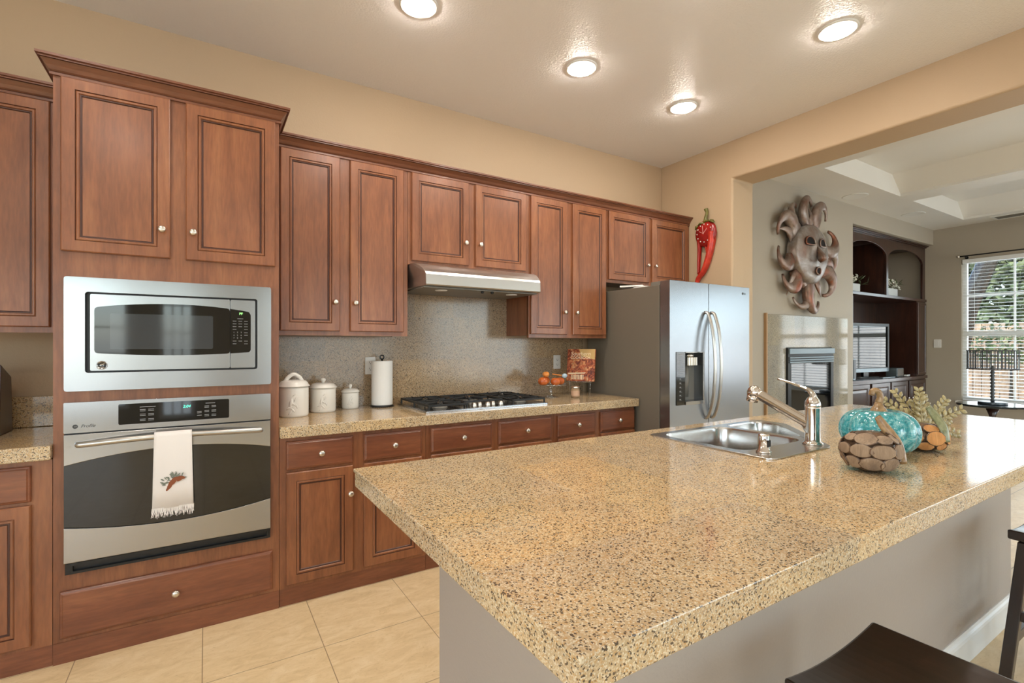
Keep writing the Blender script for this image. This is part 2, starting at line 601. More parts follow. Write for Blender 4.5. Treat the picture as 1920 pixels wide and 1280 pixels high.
# rear windows: frames with bars, panes and blinds
for x0, x1, z0, z1 in REAR:
    wi[0] += 1
    b = B()
    n = 3 if x1-x0 < 2 else 4
    holes = []
    rows = 5
    for i in range(n):
        for j in range(rows):
            w_ = (x1-x0-.1)/n; h_ = (z1-z0-.1)/rows
            holes.append(rect(x0+.05+i*w_+.012, x0+.05+(i+1)*w_-.012, z0+.05+j*h_+.012, z0+.05+(j+1)*h_-.012))
    plate(b, rect(x0, x1, z0, z1), holes, -4.68, -4.64, 'y')
    w = structure('window_%d' % wi[0], b, M['trimw'])
    b = B(); box(b, x0+.03, x1-.03, -4.662, -4.658, z0+.03, z1-.03)
    link_mesh('window_pane', b, M['pane'], w)

y0, y1, z0, z1 = LEFTW
b = B(); plate(b, rect(*LEFTW), [rect(y0+.05+i*1.42, y0+1.41+i*1.42, z0+.05, z1-.05) for i in range(3)], -3.07, -3.03, 'x')
w = structure('window_%d' % (wi[0]+1), b, M['trimw'])
b = B(); box(b, -3.052, -3.048, y0+.04, y1-.04, z0+.04, z1-.04)
link_mesh('window_pane', b, M['pane'], w)

# ------------------------------------------------------------------ recessed lights
def can_light(x, y, z, label, group):
    t = thing('recessed_light', (x, y, z), label, 'ceiling light', group)
    b = B(); lathe(b, [(.099,.0),(.100,-.004),(.094,-.009),(.080,-.010),(.078,-.002)], (x,y,z), n=40, cap=False)
    link_mesh('trim_ring', b, M['trimw'], t, smooth=True)
    b = B(); lathe(b, [(.077,-.003),(.076,-.013),(.068,-.019),(.045,-.023),(.01,-.024)], (x,y,z), n=40)
    link_mesh('lens', b, M['lamp'], t, smooth=True)
    return t
G = 'recessed kitchen ceiling lights'
for x, y, l in ((.933,2.41,'round recessed ceiling light above the wall ovens, nearest the tall cabinet'),
                (2.02,2.41,'round recessed ceiling light in front of the range hood'),
                (2.99,2.41,'round recessed ceiling light nearest the refrigerator and the corner'),
                (2.99,1.365,'round recessed ceiling light nearest the living room opening'),
                (2.02,1.365,'round recessed ceiling light above the middle of the island'),
                (.933,1.365,'round recessed ceiling light above the near end of the island'),
                (-.6,2.0,'round recessed ceiling light above the left worktop'),
                (-.6,.2,'round recessed ceiling light behind the viewer on the left'),
                (-1.6,-1.6,'round recessed fill light added in the breakfast area by the left window'),  # this and the next two: unseen lamps added to raise the ambient light
                (.4,-2.4,'round recessed fill light added in the middle of the breakfast area'),
                (2.6,-2.6,'round recessed fill light added in the breakfast area by the opening')):
    can_light(x, y, CZ, l, G)

for x, y, l in ((6.1,.2,'round added fill light in the first living room coffer, nearest the island'),(6.1,-2.0,'round added fill light in the first living room coffer, far end'),
                (8.15,.2,'round added fill light in the second living room coffer, nearest the window'),(8.15,-2.0,'round added fill light in the second living room coffer, far end')):
    can_light(x, y, CZ+.22, l, 'added living room fill lights')  # coffer lamps added out of view to brighten the living room

# in-ceiling speakers of the living room
for x, y, l in ((6.50, 2.78, 'round white ceiling speaker left of the first coffer'), (8.06, 2.75, 'round white ceiling speaker by the built-in, farther from the mask')):
    b = B(); lathe(b, [(.13,0),(.13,-.003),(.12,-.005),(.10,-.003),(.02,-.003)], (x,y,CZ), n=32)
    tag(link_mesh('ceiling_speaker', b, M['grey'] if 0 else M['trimw'], origin=(x,y,CZ), smooth=True), l, 'speaker', 'round ceiling speakers')
t = thing('air_vent', (9.25, 2.05, CZ), 'rectangular grey air vent in the living room ceiling near the window', 'vent')
b = B(); plate(b, rect(9.12,9.38,1.75,2.25), [rect(9.15,9.35,1.78,2.22)], CZ-.01, CZ, 'z')
link_mesh('frame', b, M['trimw'], t)
b = B()
for i in range(7): box(b, 9.155+i*.028, 9.17+i*.028, 1.78, 2.22, CZ-.008, CZ-.002)
link_mesh('louver', b, M['grey'], t)

# ================================================================== CABINETS
DOOR_PROF = [(0,.0195),(0,.004),(.004,.0),(.046,.0),(.048,.004),(.052,.0015),(.058,.0015),(.061,.0065),(.066,.0065),(.069,.0105)]
DOOR_MI = [0,0,0,1,0,0,0,1,1]
DRAW_PROF = [(0,.0195),(0,.008),(.003,.0045),(.007,.0035),(.012,.0)]

def knob(parent, x, y, z, r=.0155):
    b = B()
    lathe(b, [(.0075,0),(.006,.004),(.0055,.012),(.009,.016),(r*.97,.020),(r,.024),(r*.86,.0285),(r*.5,.031),(.001,.0318)], (x,y,z), 'y-', 24)
    return link_mesh('knob', b, M['nickel'], parent, smooth=True)

def door(parent, x0, x1, z0, z1, yf, kx=None, kz=None, mat='wood', gap=0):
    b = B(); ring_panel(b, x0, x1, z0, z1, yf, DOOR_PROF, DOOR_MI)
    o = link_mesh('door', b, [M[mat], M['glaze']], parent)
    if kx is not None: knob(o, kx, yf, kz)
    return o

def drawer(parent, x0, x1, z0, z1, yf, mat='wood_h'):
    b = B(); ring_panel(b, x0, x1, z0, z1, yf, DRAW_PROF)
    o = link_mesh('drawer', b, M[mat], parent)
    knob(o, (x0+x1)/2, yf, (z0+z1)/2)
    return o

ZB, ZT = 1.385, 2.432       # upper doors
def upper(x0, x1, doors, zb, label, kz=None, cx1=None):
    t = thing('wall_cabinet', ((x0+x1)/2, WY-.16, zb), label, 'cabinet', 'cherry wall cabinets')
    b = B()
    box(b, x0+.001, x1-.001, UY+.012, WY-.002, zb+.012, 2.438)
    plate(b, rect(x0+.001, x1-.001, zb-.004, 2.438), [], UY, UY+.02, 'y')
    link_mesh('body', b, M['wood'], t)
    for d0, d1, side in doors:
        kx = d1-.029 if side == 'r' else d0+.029
        door(t, d0, d1, zb+.022, ZT, UD, kx, zb+.022+(.17 if zb < 1.5 else .15))
    return t
upper(-1.30, -.5365, [(-1.28,-.95,'r'), (-.935,-.604,'l')], 1.383, 'tall cherry wall cabinet left of the microwave, cut off by the photo edge')
upper(.3125, 1.098, [(.352,.675,'r'), (.734,1.066,'l')], 1.383, 'tall cherry wall cabinet above the white canisters')
upper(1.098, 2.032, [(1.121,1.530,'r'), (1.584,2.000,'l')], 1.845, 'short cherry wall cabinet above the steel range hood')
upper(2.032, 2.803, [(2.046,2.382,'r'), (2.441,2.786,'l')], 1.383, 'tall cherry wall cabinet above the cookbook, right of the hood')
upper(2.803, 3.842, [(2.822,3.292,'r'), (3.332,3.802,'l')], 1.845, 'short cherry wall cabinet above the refrigerator')

def crown_profile():
    # (out from face, z) bottom to top
    return [(.0,2.436),(.010,2.436),(.010,2.446),(.006,2.450),(.012,2.456),(.020,2.470),(.034,2.488),(.040,2.490),(.040,2.496),(.047,2.498),(.047,2.508),(.0,2.508)]
def crown_run(b, path):
    """path: list of (x, y, nx, ny) corner points with outward mitre direction"""
    P = crown_profile()
    rings = [[b.verts.new((x + nx*o, y + ny*o, z)) for o, z in P] for x, y, nx, ny in path]
    n = len(P)
    for a in range(len(rings)-1):
        for k in range(n):
            j = (k+1) % n
            f = b.faces.new((rings[a][k], rings[a][j], rings[a+1][j], rings[a+1][k]))
            f.material_index = 1 if k in (2, 6) else 0
    b.faces.new(rings[0]); b.faces.new(rings[-1][::-1])
b = B(); crown_run(b, [(.3135, UY, 0, -1), (WX-.002, UY, 0, -1)])
tag(link_mesh('crown_molding', b, [M['crown'], M['glaze']], origin=(2.1,UY,2.44)), 'cherry crown molding running over the wall cabinets to the corner', 'molding', 'cherry crown moldings')
b = B(); crown_run(b, [(-1.30, UY, 0, -1), (-.5375, UY, 0, -1)])
tag(link_mesh('crown_molding', b, [M['crown'], M['glaze']], origin=(-.9,UY,2.44)), 'short cherry crown molding left of the tall oven cabinet', 'molding', 'cherry crown moldings')

# tall oven cabinet
t = thing('oven_cabinet', (-.11, 3.0, 0), 'tall cherry cabinet housing the microwave and the wall oven', 'cabinet')
TX0, TX1 = -.5355, .3115
b = B()
box(b, TX0, TX1, FY, WY-.002, 0.0, 2.438)
link_mesh('body', b, M['wood'], t)
b = B(); box(b, TX0+.0, TX1, FY-.003, FY-.0005, .0, .088); 
link_mesh('kick_board', b, M['wood_h'], t)
b = B(); crown_run(b, [(TX0, UY-.049, -1, 0), (TX0, FY, -1, -1), (TX1, FY, 1, -1), (TX1, UY-.049, 1, 0)])
box(b, TX0+.002, TX1-.002, FY+.002, WY-.01, 2.4385, 2.5)
link_mesh('crown', b, [M['crown'], M['glaze']], t)
door(t, -.510, -.138, 1.714, 2.434, DY, -.138-.029, 1.714+.125)
door(t, -.079, .293, 1.714, 2.434, DY, -.079+.029, 1.714+.125)
drawer(t, -.513, .281, .106, .300, DY)

def base(x0, x1, cols, label, left=True):
    t = thing('base_cabinet', ((x0+x1)/2, 3.05, 0), label, 'cabinet', 'cherry base cabinets')
    b = B()
    box(b, x0+.001, x1-.001, FY, WY-.002, .088, .853)
    link_mesh('body', b, M['wood'], t)
    b = B(); box(b, x0+.001, x1-.001, FY+.004, WY-.002, .0, .0875)
    link_mesh('kick_board', b, M['wood_h'], t)
    for i, (a, c) in enumerate(cols):
        drawer(t, a, c, .690, .834, DY)
        kx = c-.018 if (i % 2 == 0) else a+.018
        door(t, a, c, .108, .676, DY, kx, .529)
    return t
base(-1.30, -.5365, [(-1.28,-.95), (-.935,-.600)], 'cherry base cabinet left of the wall oven, cut off by the photo edge')
base(.3125, 1.097, [(.344,.675), (.733,1.068)], 'cherry base cabinet beside the wall oven, below the white canisters')
base(1.097, 2.031, [(1.124,1.536), (1.586,2.004)], 'wide cherry base cabinet below the gas cooktop')
base(2.031, 2.803, [(2.060,2.397), (2.451,2.795)], 'cherry base cabinet beside the refrigerator')

# worktops and backsplashes
def slab(name, x0, x1, y0, y1, label, org):
    b = B(); plate(b, rect(x0, x1, y0, y1), [], CT-.058, CT, 'z')
    return tag(link_mesh(name, b, M['granite'], origin=org, bev=.005, seg=3), label, 'countertop', 'granite wall worktops')
slab('countertop', .3125, 2.821, 2.682, WY-.001, 'speckled granite worktop holding the gas cooktop, along the back wall', (1.57,3.0,CT))
slab('countertop', -1.30, -.5365, 2.682, WY-.001, 'short speckled granite worktop left of the wall oven', (-.9,3.0,CT))
b = B()
plate(b, [(.3125,CT+.001),(2.821,CT+.001),(2.821,1.378),(2.033,1.378),(2.033,1.84),(1.099,1.84),(1.099,1.378),(.3125,1.378)], [], WY-.013, WY-.001, 'y')
tag(link_mesh('backsplash', b, M['splash'], origin=(1.57,WY,CT)), 'full height speckled granite backsplash behind the cooktop', 'backsplash')
b = B(); box(b, -1.30, -.5365, WY-.021, WY-.001, CT+.001, 1.067)
tag(link_mesh('backsplash', b, M['granite'], origin=(-.9,WY,CT), bev=.003), 'low speckled granite backsplash strip left of the wall oven', 'backsplash')

# ------------------------------------------------------------------ microwave
t = thing('built_in_microwave', (-.11, FY, 1.13), 'built-in stainless steel microwave with wide trim frame above the oven', 'microwave')
b = B(); plate(b, rrect(-.497,.273,1.130,1.607,.010), [rrect(-.430,.213,1.206,1.546,.012)], 2.688, 2.7185, 'y')
link_mesh('trim_frame', b, M['steel'], t, bev=.003)
b = B(); box(b, -.430, .213, 2.7115, 2.7185, 1.206, 1.546)
link_mesh('gap_shade_panel', b, M['black'], t)  # black sheet drawn for the dark gap around the microwave door
b = B(); plate(b, rrect(-.414,.0965,1.214,1.538,.006), [], 2.6905, 2.711, 'y')
d = link_mesh('door', b, M['steel'], t, bev=.003)
def arc_top(x0, x1, xm, zl, zm, n=12, z=None):
    return None
def archz(x, top=True):
    # the arched outline of the dark glass
    u = (x + .110)/.295
    return (1.507 - .025*u*u) if top else (1.277 + .012*u*u)
b = B()
pts = [(-.403 + .5*i/14, archz(-.403 + .5*i/14, False)) for i in range(15)]
pts = [(max(p[0], -.403), p[1]) for p in pts] + [(.0965 - .4995*i/14, archz(.0965 - .4995*i/14)) for i in range(15)]
pts[0] = (-.400, pts[0][1]); pts[-1] = (-.400, pts[-1][1])
plate(b, round_poly(pts, .012, 2), [], 2.6885, 2.6905, 'y')
g = link_mesh('door_glass', b, M['blackgl'], d)
b = B(); plate(b, rrect(-.348,.028,1.305,1.458,.006), [], 2.6878, 2.6885, 'y')
link_mesh('see_through_screen', b, M['mwglass'], g)
b = B()
lathe(b, [(.019,0),(.019,.002),(.016,.0026),(.0155,.001)], (-.375,2.6905,1.237), 'y-', 32)
e = link_mesh('emblem', b, M['steel'], d, smooth=True)
text('emblem_letters', 'GE', .018, (-.375,2.6872,1.237), e, M['ink_d'], shear=.25)
b = B(); plate(b, rrect(.0985,.203,1.214,1.538,.006), [], 2.6905, 2.711, 'y')
c = link_mesh('control_column', b, M['steel'], t, bev=.003)
b = B()
pts = [(.0985,archz(.0985,False)),(.150,archz(.150,False)),(.184,archz(.184,False)),(.184,archz(.184)),(.150,archz(.150)),(.0985,archz(.0985))]
plate(b, [pts[0],pts[1],(.176,pts[2][1]-.001),(.184,pts[2][1]+.01),(.184,pts[3][1]-.014),(.176,pts[3][1]),pts[4],pts[5]], [], 2.6885, 2.6905, 'y')
p = link_mesh('keypad', b, M['blackgl'], c)
text('clock_digits', 'PF', .016, (.1425,2.6880,1.472), p, M['led_g'])
def key(parent, x0, x1, y0, y1, z0, z1):
    b = B(); box(b, x0, x1, y0, y1, z0, z1)
    link_mesh('key_label', b, M['ink'], parent)
for r_, cols in ((1.437,(0,1,2)),(1.424,(0,1,2)),(1.411,(0,1,2)),(1.398,(0,2)),(1.382,(2,)),(1.37,(2,)),(1.342,(0,1,2)),(1.329,(0,2))):
    for q in cols: key(p, .108+q*.024, .123+q*.024, 2.6878, 2.6885, r_-.0009, r_+.0009)
key(p, .127,.152,2.6878,2.6885,1.4475,1.4495)
for i in range(9):
    text('key_digit', str(i+1), .009, (.113+(i%3)*.015, 2.6880, 1.383-(i//3)*.0135), p, M['ink'])
b = B(); plate(b, rrect(.112,.182,1.231,1.266,.006), [rrect(.114,.180,1.233,1.264,.005)], 2.6895, 2.6905, 'y')
plate(b, rrect(.1145,.1795,1.2335,1.2635,.005), [], 2.6890, 2.6905, 'y')
link_mesh('open_button', b, M['steel'], c)

# ------------------------------------------------------------------ wall oven
t = thing('wall_oven', (-.11, FY, .372), 'stainless steel single wall oven below the microwave', 'oven')
b = B(); plate(b, rrect(-.498,.271,.957,1.084,.004), [], 2.690, 2.7185, 'y')
c = link_mesh('control_panel', b, M['steel'], t, bev=.003)
b = B(); plate(b, rrect(-.320,.093,.979,1.068,.006), [], 2.6885, 2.690, 'y')
p = link_mesh('display_glass', b, M['blackgl'], c)
text('clock_digits', '2:04', .017, (-.075,2.6880,1.043), p, M['led_c'], shear=.2)
for gx in (-.246, -.216):
    for zz in (1.040, 1.034, 1.020, 1.014, .998, .992):
        key(p, gx, gx+.020, 2.6878, 2.6885, zz-.001, zz+.001)
key(p, -.246,-.19,2.6878,2.6885,1.050,1.0525)
for gx in (-.035,-.006,.022):
    for zz in ((1.016,1.010,.999) if gx < -.03 else (1.040,1.034,1.020,1.014,1.0,.994)):
        key(p, gx, gx+.018, 2.6878, 2.6885, zz-.001, zz+.001)
key(p, -.002,.036,2.6878,2.6885,1.052,1.0545)
b = B(); lathe(b, [(.0085,0),(.0085,.0015)], (-.461,2.690,.984), 'y-', 24)
e = link_mesh('emblem', b, M['ink_d'], c)
text('emblem_letters', 'GE', .0085, (-.461,2.6882,.984), e, M['ink'], shear=.25)
text('brand_lettering', 'Profile', .018, (-.444,2.6895,.984), c, M['ink_d'], align='LEFT', shear=.35)
b = B(); box(b, -.498, .271, 2.704, 2.7185, .418, .9565)
d = link_mesh('door', b, M['black'], t)
b = B()
def otop(x): u = (x+.1135)/.3845; return .866 - .043*u*u
def obot(x): u = (x+.1135)/.3845; return .530 + .038*u*u
XS = [-.498 + .769*i/20 for i in range(21)]
b = B(); plate(b, [(x, otop(x)) for x in XS] + [(.271,.951),(-.498,.951)], [], 2.690, 2.704, 'y')
link_mesh('upper_door_band', b, M['steel'], d, bev=.002)
b = B(); plate(b, [(-.498,.420),(.271,.420)] + [(x, obot(x)) for x in XS[::-1]], [], 2.690, 2.704, 'y')
link_mesh('lower_door_band', b, M['steel'], d, bev=.002)
b = B(); plate(b, [(x, obot(x)+.001) for x in XS] + [(x, otop(x)-.001) for x in XS[::-1]], [], 2.696, 2.704, 'y')
link_mesh('door_glass', b, M['blackgl'], d)
b = B()
hp = spline([(-.455,2.688,.908),(-.43,2.672,.910),(-.30,2.650,.919),(-.113,2.640,.925),(.07,2.650,.919),(.205,2.672,.911),(.231,2.688,.909)], 8)
tube(b, hp, [.011]+[.0125]*(len(hp)-2)+[.011], 14)
link_mesh('handle', b, M['steel_hood'], d, smooth=True)
b = B(); plate(b, rect(-.494,.270,.372,.417), [rect(-.47,.255,.382,.406)], 2.695, 2.7185, 'y'); box(b, -.494,.270,2.712,2.7185,.372,.417)
link_mesh('vent_slot', b, M['black'], t)

# dish towel over the oven handle
def cloth_mat():
    q = N('cotton_towel'); v = q.coord()
    a = q.noise(v, 500, 2, .5)
    q.set(Base_Color=S(226,218,212), Roughness=.95); q.bump(a, .3, .001)
    return q.m
M['towel'] = cloth_mat()
t = thing('dish_towel', (-.1225, 2.64, .93), 'white fringed dish towel with brown leaf embroidery on the oven handle', 'towel')
b = B()
prof = [(2.6645,.79),(2.664,.90),(2.662,.930),(2.652,.9405),(2.638,.9425),(2.626,.9385),(2.6235,.925),(2.6225,.80),(2.621,.70),(2.620,.612)]
nx = 13
grid = []
for k, (y, z) in enumerate(prof):
    row = []
    for i in range(nx):
        u = i/(nx-1)
        flare = 1 + .10*max(0, (.93-z)/.32) if k > 5 else 1
        x = -.1225 + (u-.5)*.137*flare
        row.append(b.verts.new((x, y - (.0025*math.sin(u*9+z*6) if k > 6 else 0), z)))
    grid.append(row)
for k in range(len(prof)-1):
    for i in range(nx-1):
        b.faces.new((grid[k][i], grid[k][i+1], grid[k+1][i+1], grid[k+1][i]))
o = link_mesh('cloth', b, M['towel'], t, smooth=True)
s = o.modifiers.new('thick', 'SOLIDIFY'); s.thickness = .003; s.offset = 0
b = B()
for i in range(52):
    u = i/51
    x = -.1225 + (u-.5)*.150
    L = .034 + random.uniform(-.006, .008)
    tube(b, [(x, 2.620, .615), (x+random.uniform(-.002,.002), 2.6195, .600), (x+random.uniform(-.007,.005), 2.617+random.uniform(-.003,.001), .612-L)], [.0018,.0017,.0009], 5)
link_mesh('fringe', b, M['towel'], t)
b = B()
M['brown_thread'] = plain('brown_thread', S(134,74,44), .8)
M['green_thread'] = plain('green_thread', S(118,122,108), .8)
for cx, cz, r_, a in ((-.125,.722,.017,.8),(-.112,.735,.014,.2),(-.092,.738,.012,-.3),(-.135,.706,.013,1.1),(-.099,.730,.010,.5),(-.142,.694,.008,.9)):
    pts = [(cx + r_*(math.cos(q)*math.cos(a)*1.15 - math.sin(q)*math.sin(a)*.6), cz + r_*(math.cos(q)*math.sin(a)*1.15 + math.sin(q)*math.cos(a)*.6)) for q in [2*PI*i/12 for i in range(12)]]
    plate(b, pts, [], 2.6152+.0002*cx*10, 2.618, 'y')
link_mesh('leaf_embroidery', b, M['brown_thread'], t)
b = B()
for i in range(44):
    a = random.uniform(.3, 3.6); rr = random.uniform(.018, .046)
    cx, cz = -.118 + rr*math.cos(a), .727 + rr*math.sin(a)*.85
    a2 = a + random.uniform(-.6, .6)
    pts = [(cx + .007*(math.cos(q)*math.cos(a2) - .3*math.sin(q)*math.sin(a2)), cz + .007*(math.cos(q)*math.sin(a2) + .3*math.sin(q)*math.cos(a2))) for q in [2*PI*k/8 for k in range(8)]]
    plate(b, pts, [], 2.6156+.00001*i, 2.618, 'y')
link_mesh('sprig_embroidery', b, M['green_thread'], t)

# ------------------------------------------------------------------ range hood
t = thing('range_hood', (1.566, 3.0, 1.68), 'stainless steel under-cabinet range hood above the cooktop', 'range hood')
HZ0, HZ1 = 1.690, 1.842
prof = [(3.33,HZ0),(3.33,HZ1),(2.985,HZ1),(2.945,HZ1-.004),(2.895,HZ1-.020),(2.855,HZ1-.045),(2.832,HZ1-.066),(2.822,HZ1-.082),(2.820,HZ0+.008),(2.826,HZ0)]
def xl(y): return 1.102 + max(0, (2.985-y)/.165)*.038
b = B()
rows = []
for side in (0, 1):
    rows.append([b.verts.new(((xl(y) if side == 0 else 3.134-xl(y)), y, z)) for y, z in prof])
n = len(prof)
for k in range(n):
    j = (k+1) % n
    b.faces.new((rows[0][k], rows[0][j], rows[1][j], rows[1][k]))
b.faces.new(rows[0][::-1]); b.faces.new(rows[1])
link_mesh('shell', b, M['steel_hood'], t, bev=.004)
b = B(); box(b, 1.14, 1.99, 2.86, 3.30, HZ0-.010, HZ0-.0005)
pn = link_mesh('filter_pan', b, M['grey'], t, bev=.003)
for x in (1.555, 1.63):
    b = B(); lathe(b, [(.011,0),(.010,.012),(.005,.016)], (x,2.868,HZ0-.010), 'z-', 16)
    link_mesh('control_knob', b, M['black'], pn, smooth=True)
for x in (1.30, 1.84):
    b = B(); lathe(b, [(.04,0),(.038,.004),(.02,.006)], (x,2.96,HZ0-.010), 'z-', 20)
    link_mesh('lamp_cover', b, M['plastic_w'], pn, smooth=True)

# ------------------------------------------------------------------ cooktop
t = thing('gas_cooktop', (1.566, 3.02, CT), 'stainless steel five burner gas cooktop with black cast iron grates', 'cooktop')
CX0, CX1, CY0, CY1 = 1.112, 2.020, 2.755, 3.285
b = B(); plate(b, rrect(CX0, CX1, CY0, CY1, .02), [], CT+.0005, CT+.010, 'z')
plate(b, rrect(CX0+.012, CX1-.012, CY0+.012, CY1-.012, .02), [], CT+.008, CT+.0115, 'z')
link_mesh('tray', b, M['steel'], t, bev=.002)
burn = [(1.265,2.90,.040),(1.265,3.15,.046),(1.566,3.10,.058),(1.867,2.90,.036),(1.867,3.15,.046)]
for x, y, r_ in burn:
    b = B(); lathe(b, [(r_*1.25,0),(r_*1.2,.006),(r_,.012),(r_*.98,.02)], (x,y,CT+.011), n=24)
    o = link_mesh('burner', b, M['grey'], t, smooth=True)
    b = B(); lathe(b, [(r_*.85,.0),(r_*.88,.006),(r_*.7,.010),(.002,.011)], (x,y,CT+.031), n=24)
    link_mesh('burner_cap', b, M['iron'], o, smooth=True)
for i in range(5):
    x = 1.466 + i*.05
    b = B(); lathe(b, [(.017,0),(.0175,.004),(.015,.022),(.013,.026),(.002,.027)], (x,2.815+(.02 if i % 2 else 0),CT+.0115), n=20)
    link_mesh('control_knob', b, M['nickel'], t, smooth=True)
def grate(gx0, gx1, cs, gy0=2.775, gy1=3.265):
    b = B(); zt = CT+.048; w = .0055; h = .013
    def bar(x0,y0,x1,y1):
        d = Vector((x1-x0, y1-y0, 0)); L = d.length; d.normalize(); nn = Vector((-d.y, d.x, 0))*w
        a = Vector((x0,y0,0)); c_ = Vector((x1,y1,0))
        plate(b, [tuple((a-nn).xy), tuple((c_-nn).xy), tuple((c_+nn).xy), tuple((a+nn).xy)], [], zt-h, zt, 'z')
    for y in (gy0, gy1): bar(gx0, y, gx1, y)
    for x in (gx0, gx1): bar(x, gy0, x, gy1)
    ym = (gy0+gy1)/2
    if len(cs) > 1: bar(gx0, ym, gx1, ym)
    for cx, cy in cs:
        for k in range(8):
            a = 2*PI*k/8 + PI/8
            ex = cx + .13*math.cos(a); ey = cy + .13*math.sin(a)
            ex = min(max(ex, gx0), gx1); ey = min(max(ey, gy0), gy1)
            bar(cx + .028*math.cos(a), cy + .028*math.sin(a), ex, ey)
            tube(b, [(ex, ey, zt-h), (ex, ey, zt+.004)], .006, 6)
    for x in (gx0, gx1):
        for y in (gy0, gy1, ym): tube(b, [(x, y, CT+.0118), (x, y, zt-.004)], .007, 8)
    link_mesh('grate', b, M['iron'], t, bev=.0015)
grate(1.140, 1.395, [(1.265,2.90),(1.265,3.15)])
grate(1.425, 1.707, [(1.566,3.10)], 2.87)
grate(1.737, 1.992, [(1.867,2.90),(1.867,3.15)])

# ------------------------------------------------------------------ counter objects
def relief(b, cx, cy, r, z0, ang, sc_=1.0):
    """raised leaf sprig on a canister wall"""
    for da, dz, L, tilt in ((0,.055,.05,.2),(-.12,.03,.035,1.0),(.14,.05,.035,-.9),(-.05,.008,.03,.7),(.12,.02,.03,-.7),(.30,.075,.03,.5),(.34,.04,.03,-.4),(.22,.095,.02,.9)):
        L *= sc_
        pts = []
        for k in range(5):
            s_ = (k/4-.5)*L
            a = ang + (da*sc_*.08 + math.sin(tilt)*s_)/r*1.0
            a = ang + da*1.0 + math.sin(tilt)*s_/r
            z = z0 + dz*sc_ + math.cos(tilt)*s_
            pts.append((cx + (r+.0005)*math.cos(a), cy + (r+.0005)*math.sin(a), z))
        tube(b, pts, [.0008, L*.13, L*.17, L*.12, .0008], 8, flat=.35, up=Vector((math.cos(ang), math.sin(ang), 0)))
def canister(x, y, r, h_rim, h_lid, label, handle='knob'):
    t = thing('canister', (x, y, CT), label, 'canister', 'white ceramic canisters')
    b = B()
    H = h_rim
    lathe(b, [(r*.90,.0),(r*.93,.002),(r*.965,.012),(r*.965,H-.012),(r*.95,H-.002)], (x,y,CT+.0005), n=40)
    relief(b, x, y, r*.965, CT+H*.12, R(-108), H/.15)
    link_mesh('pot', b, M['white'], t, smooth=True)
    b = B()
    q = h_lid-H
    lathe(b, [(r*.96,0),(r*1.04,.001),(r*1.05,.005),(r*1.0,.009),(r*.97,.012),(r*.90,q*.62),(r*.78,q*.86),(r*.55,q*.98),(.001,q)], (x,y,CT+H), n=40)
    l = link_mesh('lid', b, M['white'], t, smooth=True)
    b = B()
    if handle == 'knob':
        k = r*.19
        lathe(b, [(k*.7,-.003),(k*.6,.004),(k*.9,.009),(k*1.15,.016),(k*1.0,.024),(k*.5,.029),(.001,.030)], (x,y,CT+h_lid), n=20)
    else:
        hp = spline([(x-.047,y-.004,CT+h_lid-.012),(x-.030,y-.004,CT+h_lid+.015),(x,y-.004,CT+h_lid+.033),(x+.030,y-.004,CT+h_lid+.015),(x+.047,y-.004,CT+h_lid-.012)], 6)
        tube(b, hp, .0085, 12, flat=1.3)
    link_mesh('lid_handle', b, M['white'], l, smooth=True)
canister(.430, 3.075, .083, .170, .208, 'large white ceramic canister with loop handle lid, tallest of three', 'loop')
canister(.612, 3.185, .077, .146, .178, 'medium white ceramic canister with knob lid, middle of three')
canister(.795, 3.262, .055, .104, .128, 'small white ceramic canister with knob lid, shortest of three')

t = thing('paper_towel_holder', (1.0, 3.25, CT), 'paper towel roll on a black stand beside the outlet', 'paper towels')
b = B(); lathe(b, [(.077,0),(.078,.006),(.07,.009),(.008,.010)], (1.0,3.25,CT+.0005), n=36); tube(b, [(1.0,3.25,CT+.008),(1.0,3.25,CT+.318)], .006, 10)
tube(b, [(1.0+.013*math.sin(a), 3.25, CT+.328-.013*math.cos(a)) for a in [2*PI*i/14 for i in range(15)]], .0045, 8)
link_mesh('stand', b, M['black'], t, smooth=True)
b = B(); lathe(b, [(.0205,0),(.067,.0),(.0685,.003),(.0685,.289),(.067,.292),(.0205,.292),(.0205,0)], (1.0,3.25,CT+.012), n=44, cap=False)
link_mesh('roll', b, M['paper'], t, smooth=False, bev=0)

def outlet(x0, x1, z0, z1, y, label, plug=False):
    t = thing('wall_outlet', ((x0+x1)/2, y, z0), label, 'outlet', 'electrical outlets in the granite backsplash')
    b = B(); plate(b, rrect(x0,x1,z0,z1,.005), [], y-.006, y, 'y')
    link_mesh('cover_plate', b, M['plastic_w'], t, bev=.002)
    xm = (x0+x1)/2
    for zc in (z0+.037, z1-.037):
        b = B(); plate(b, rrect(xm-.017,xm+.017,zc-.014,zc+.014,.010), [], y-.0075, y-.006, 'y')
        s_ = link_mesh('socket', b, M['plastic_w'], t)
        b = B()
        box(b, xm-.0085,xm-.006,y-.0082,y-.0075,zc-.003,zc+.007); box(b, xm+.006,xm+.0085,y-.0082,y-.0075,zc-.003,zc+.006)
        plate(b, circ(xm, zc-.008, .003, 10), [], y-.0082, y-.0075, 'y')
        link_mesh('slots', b, M['black'], s_)
outlet(.913,.983,1.125,1.242,WY-.0125,'white double outlet partly behind the paper towel roll')
outlet(2.498,2.570,1.122,1.238,WY-.0125,'white double outlet left of the cookbook')

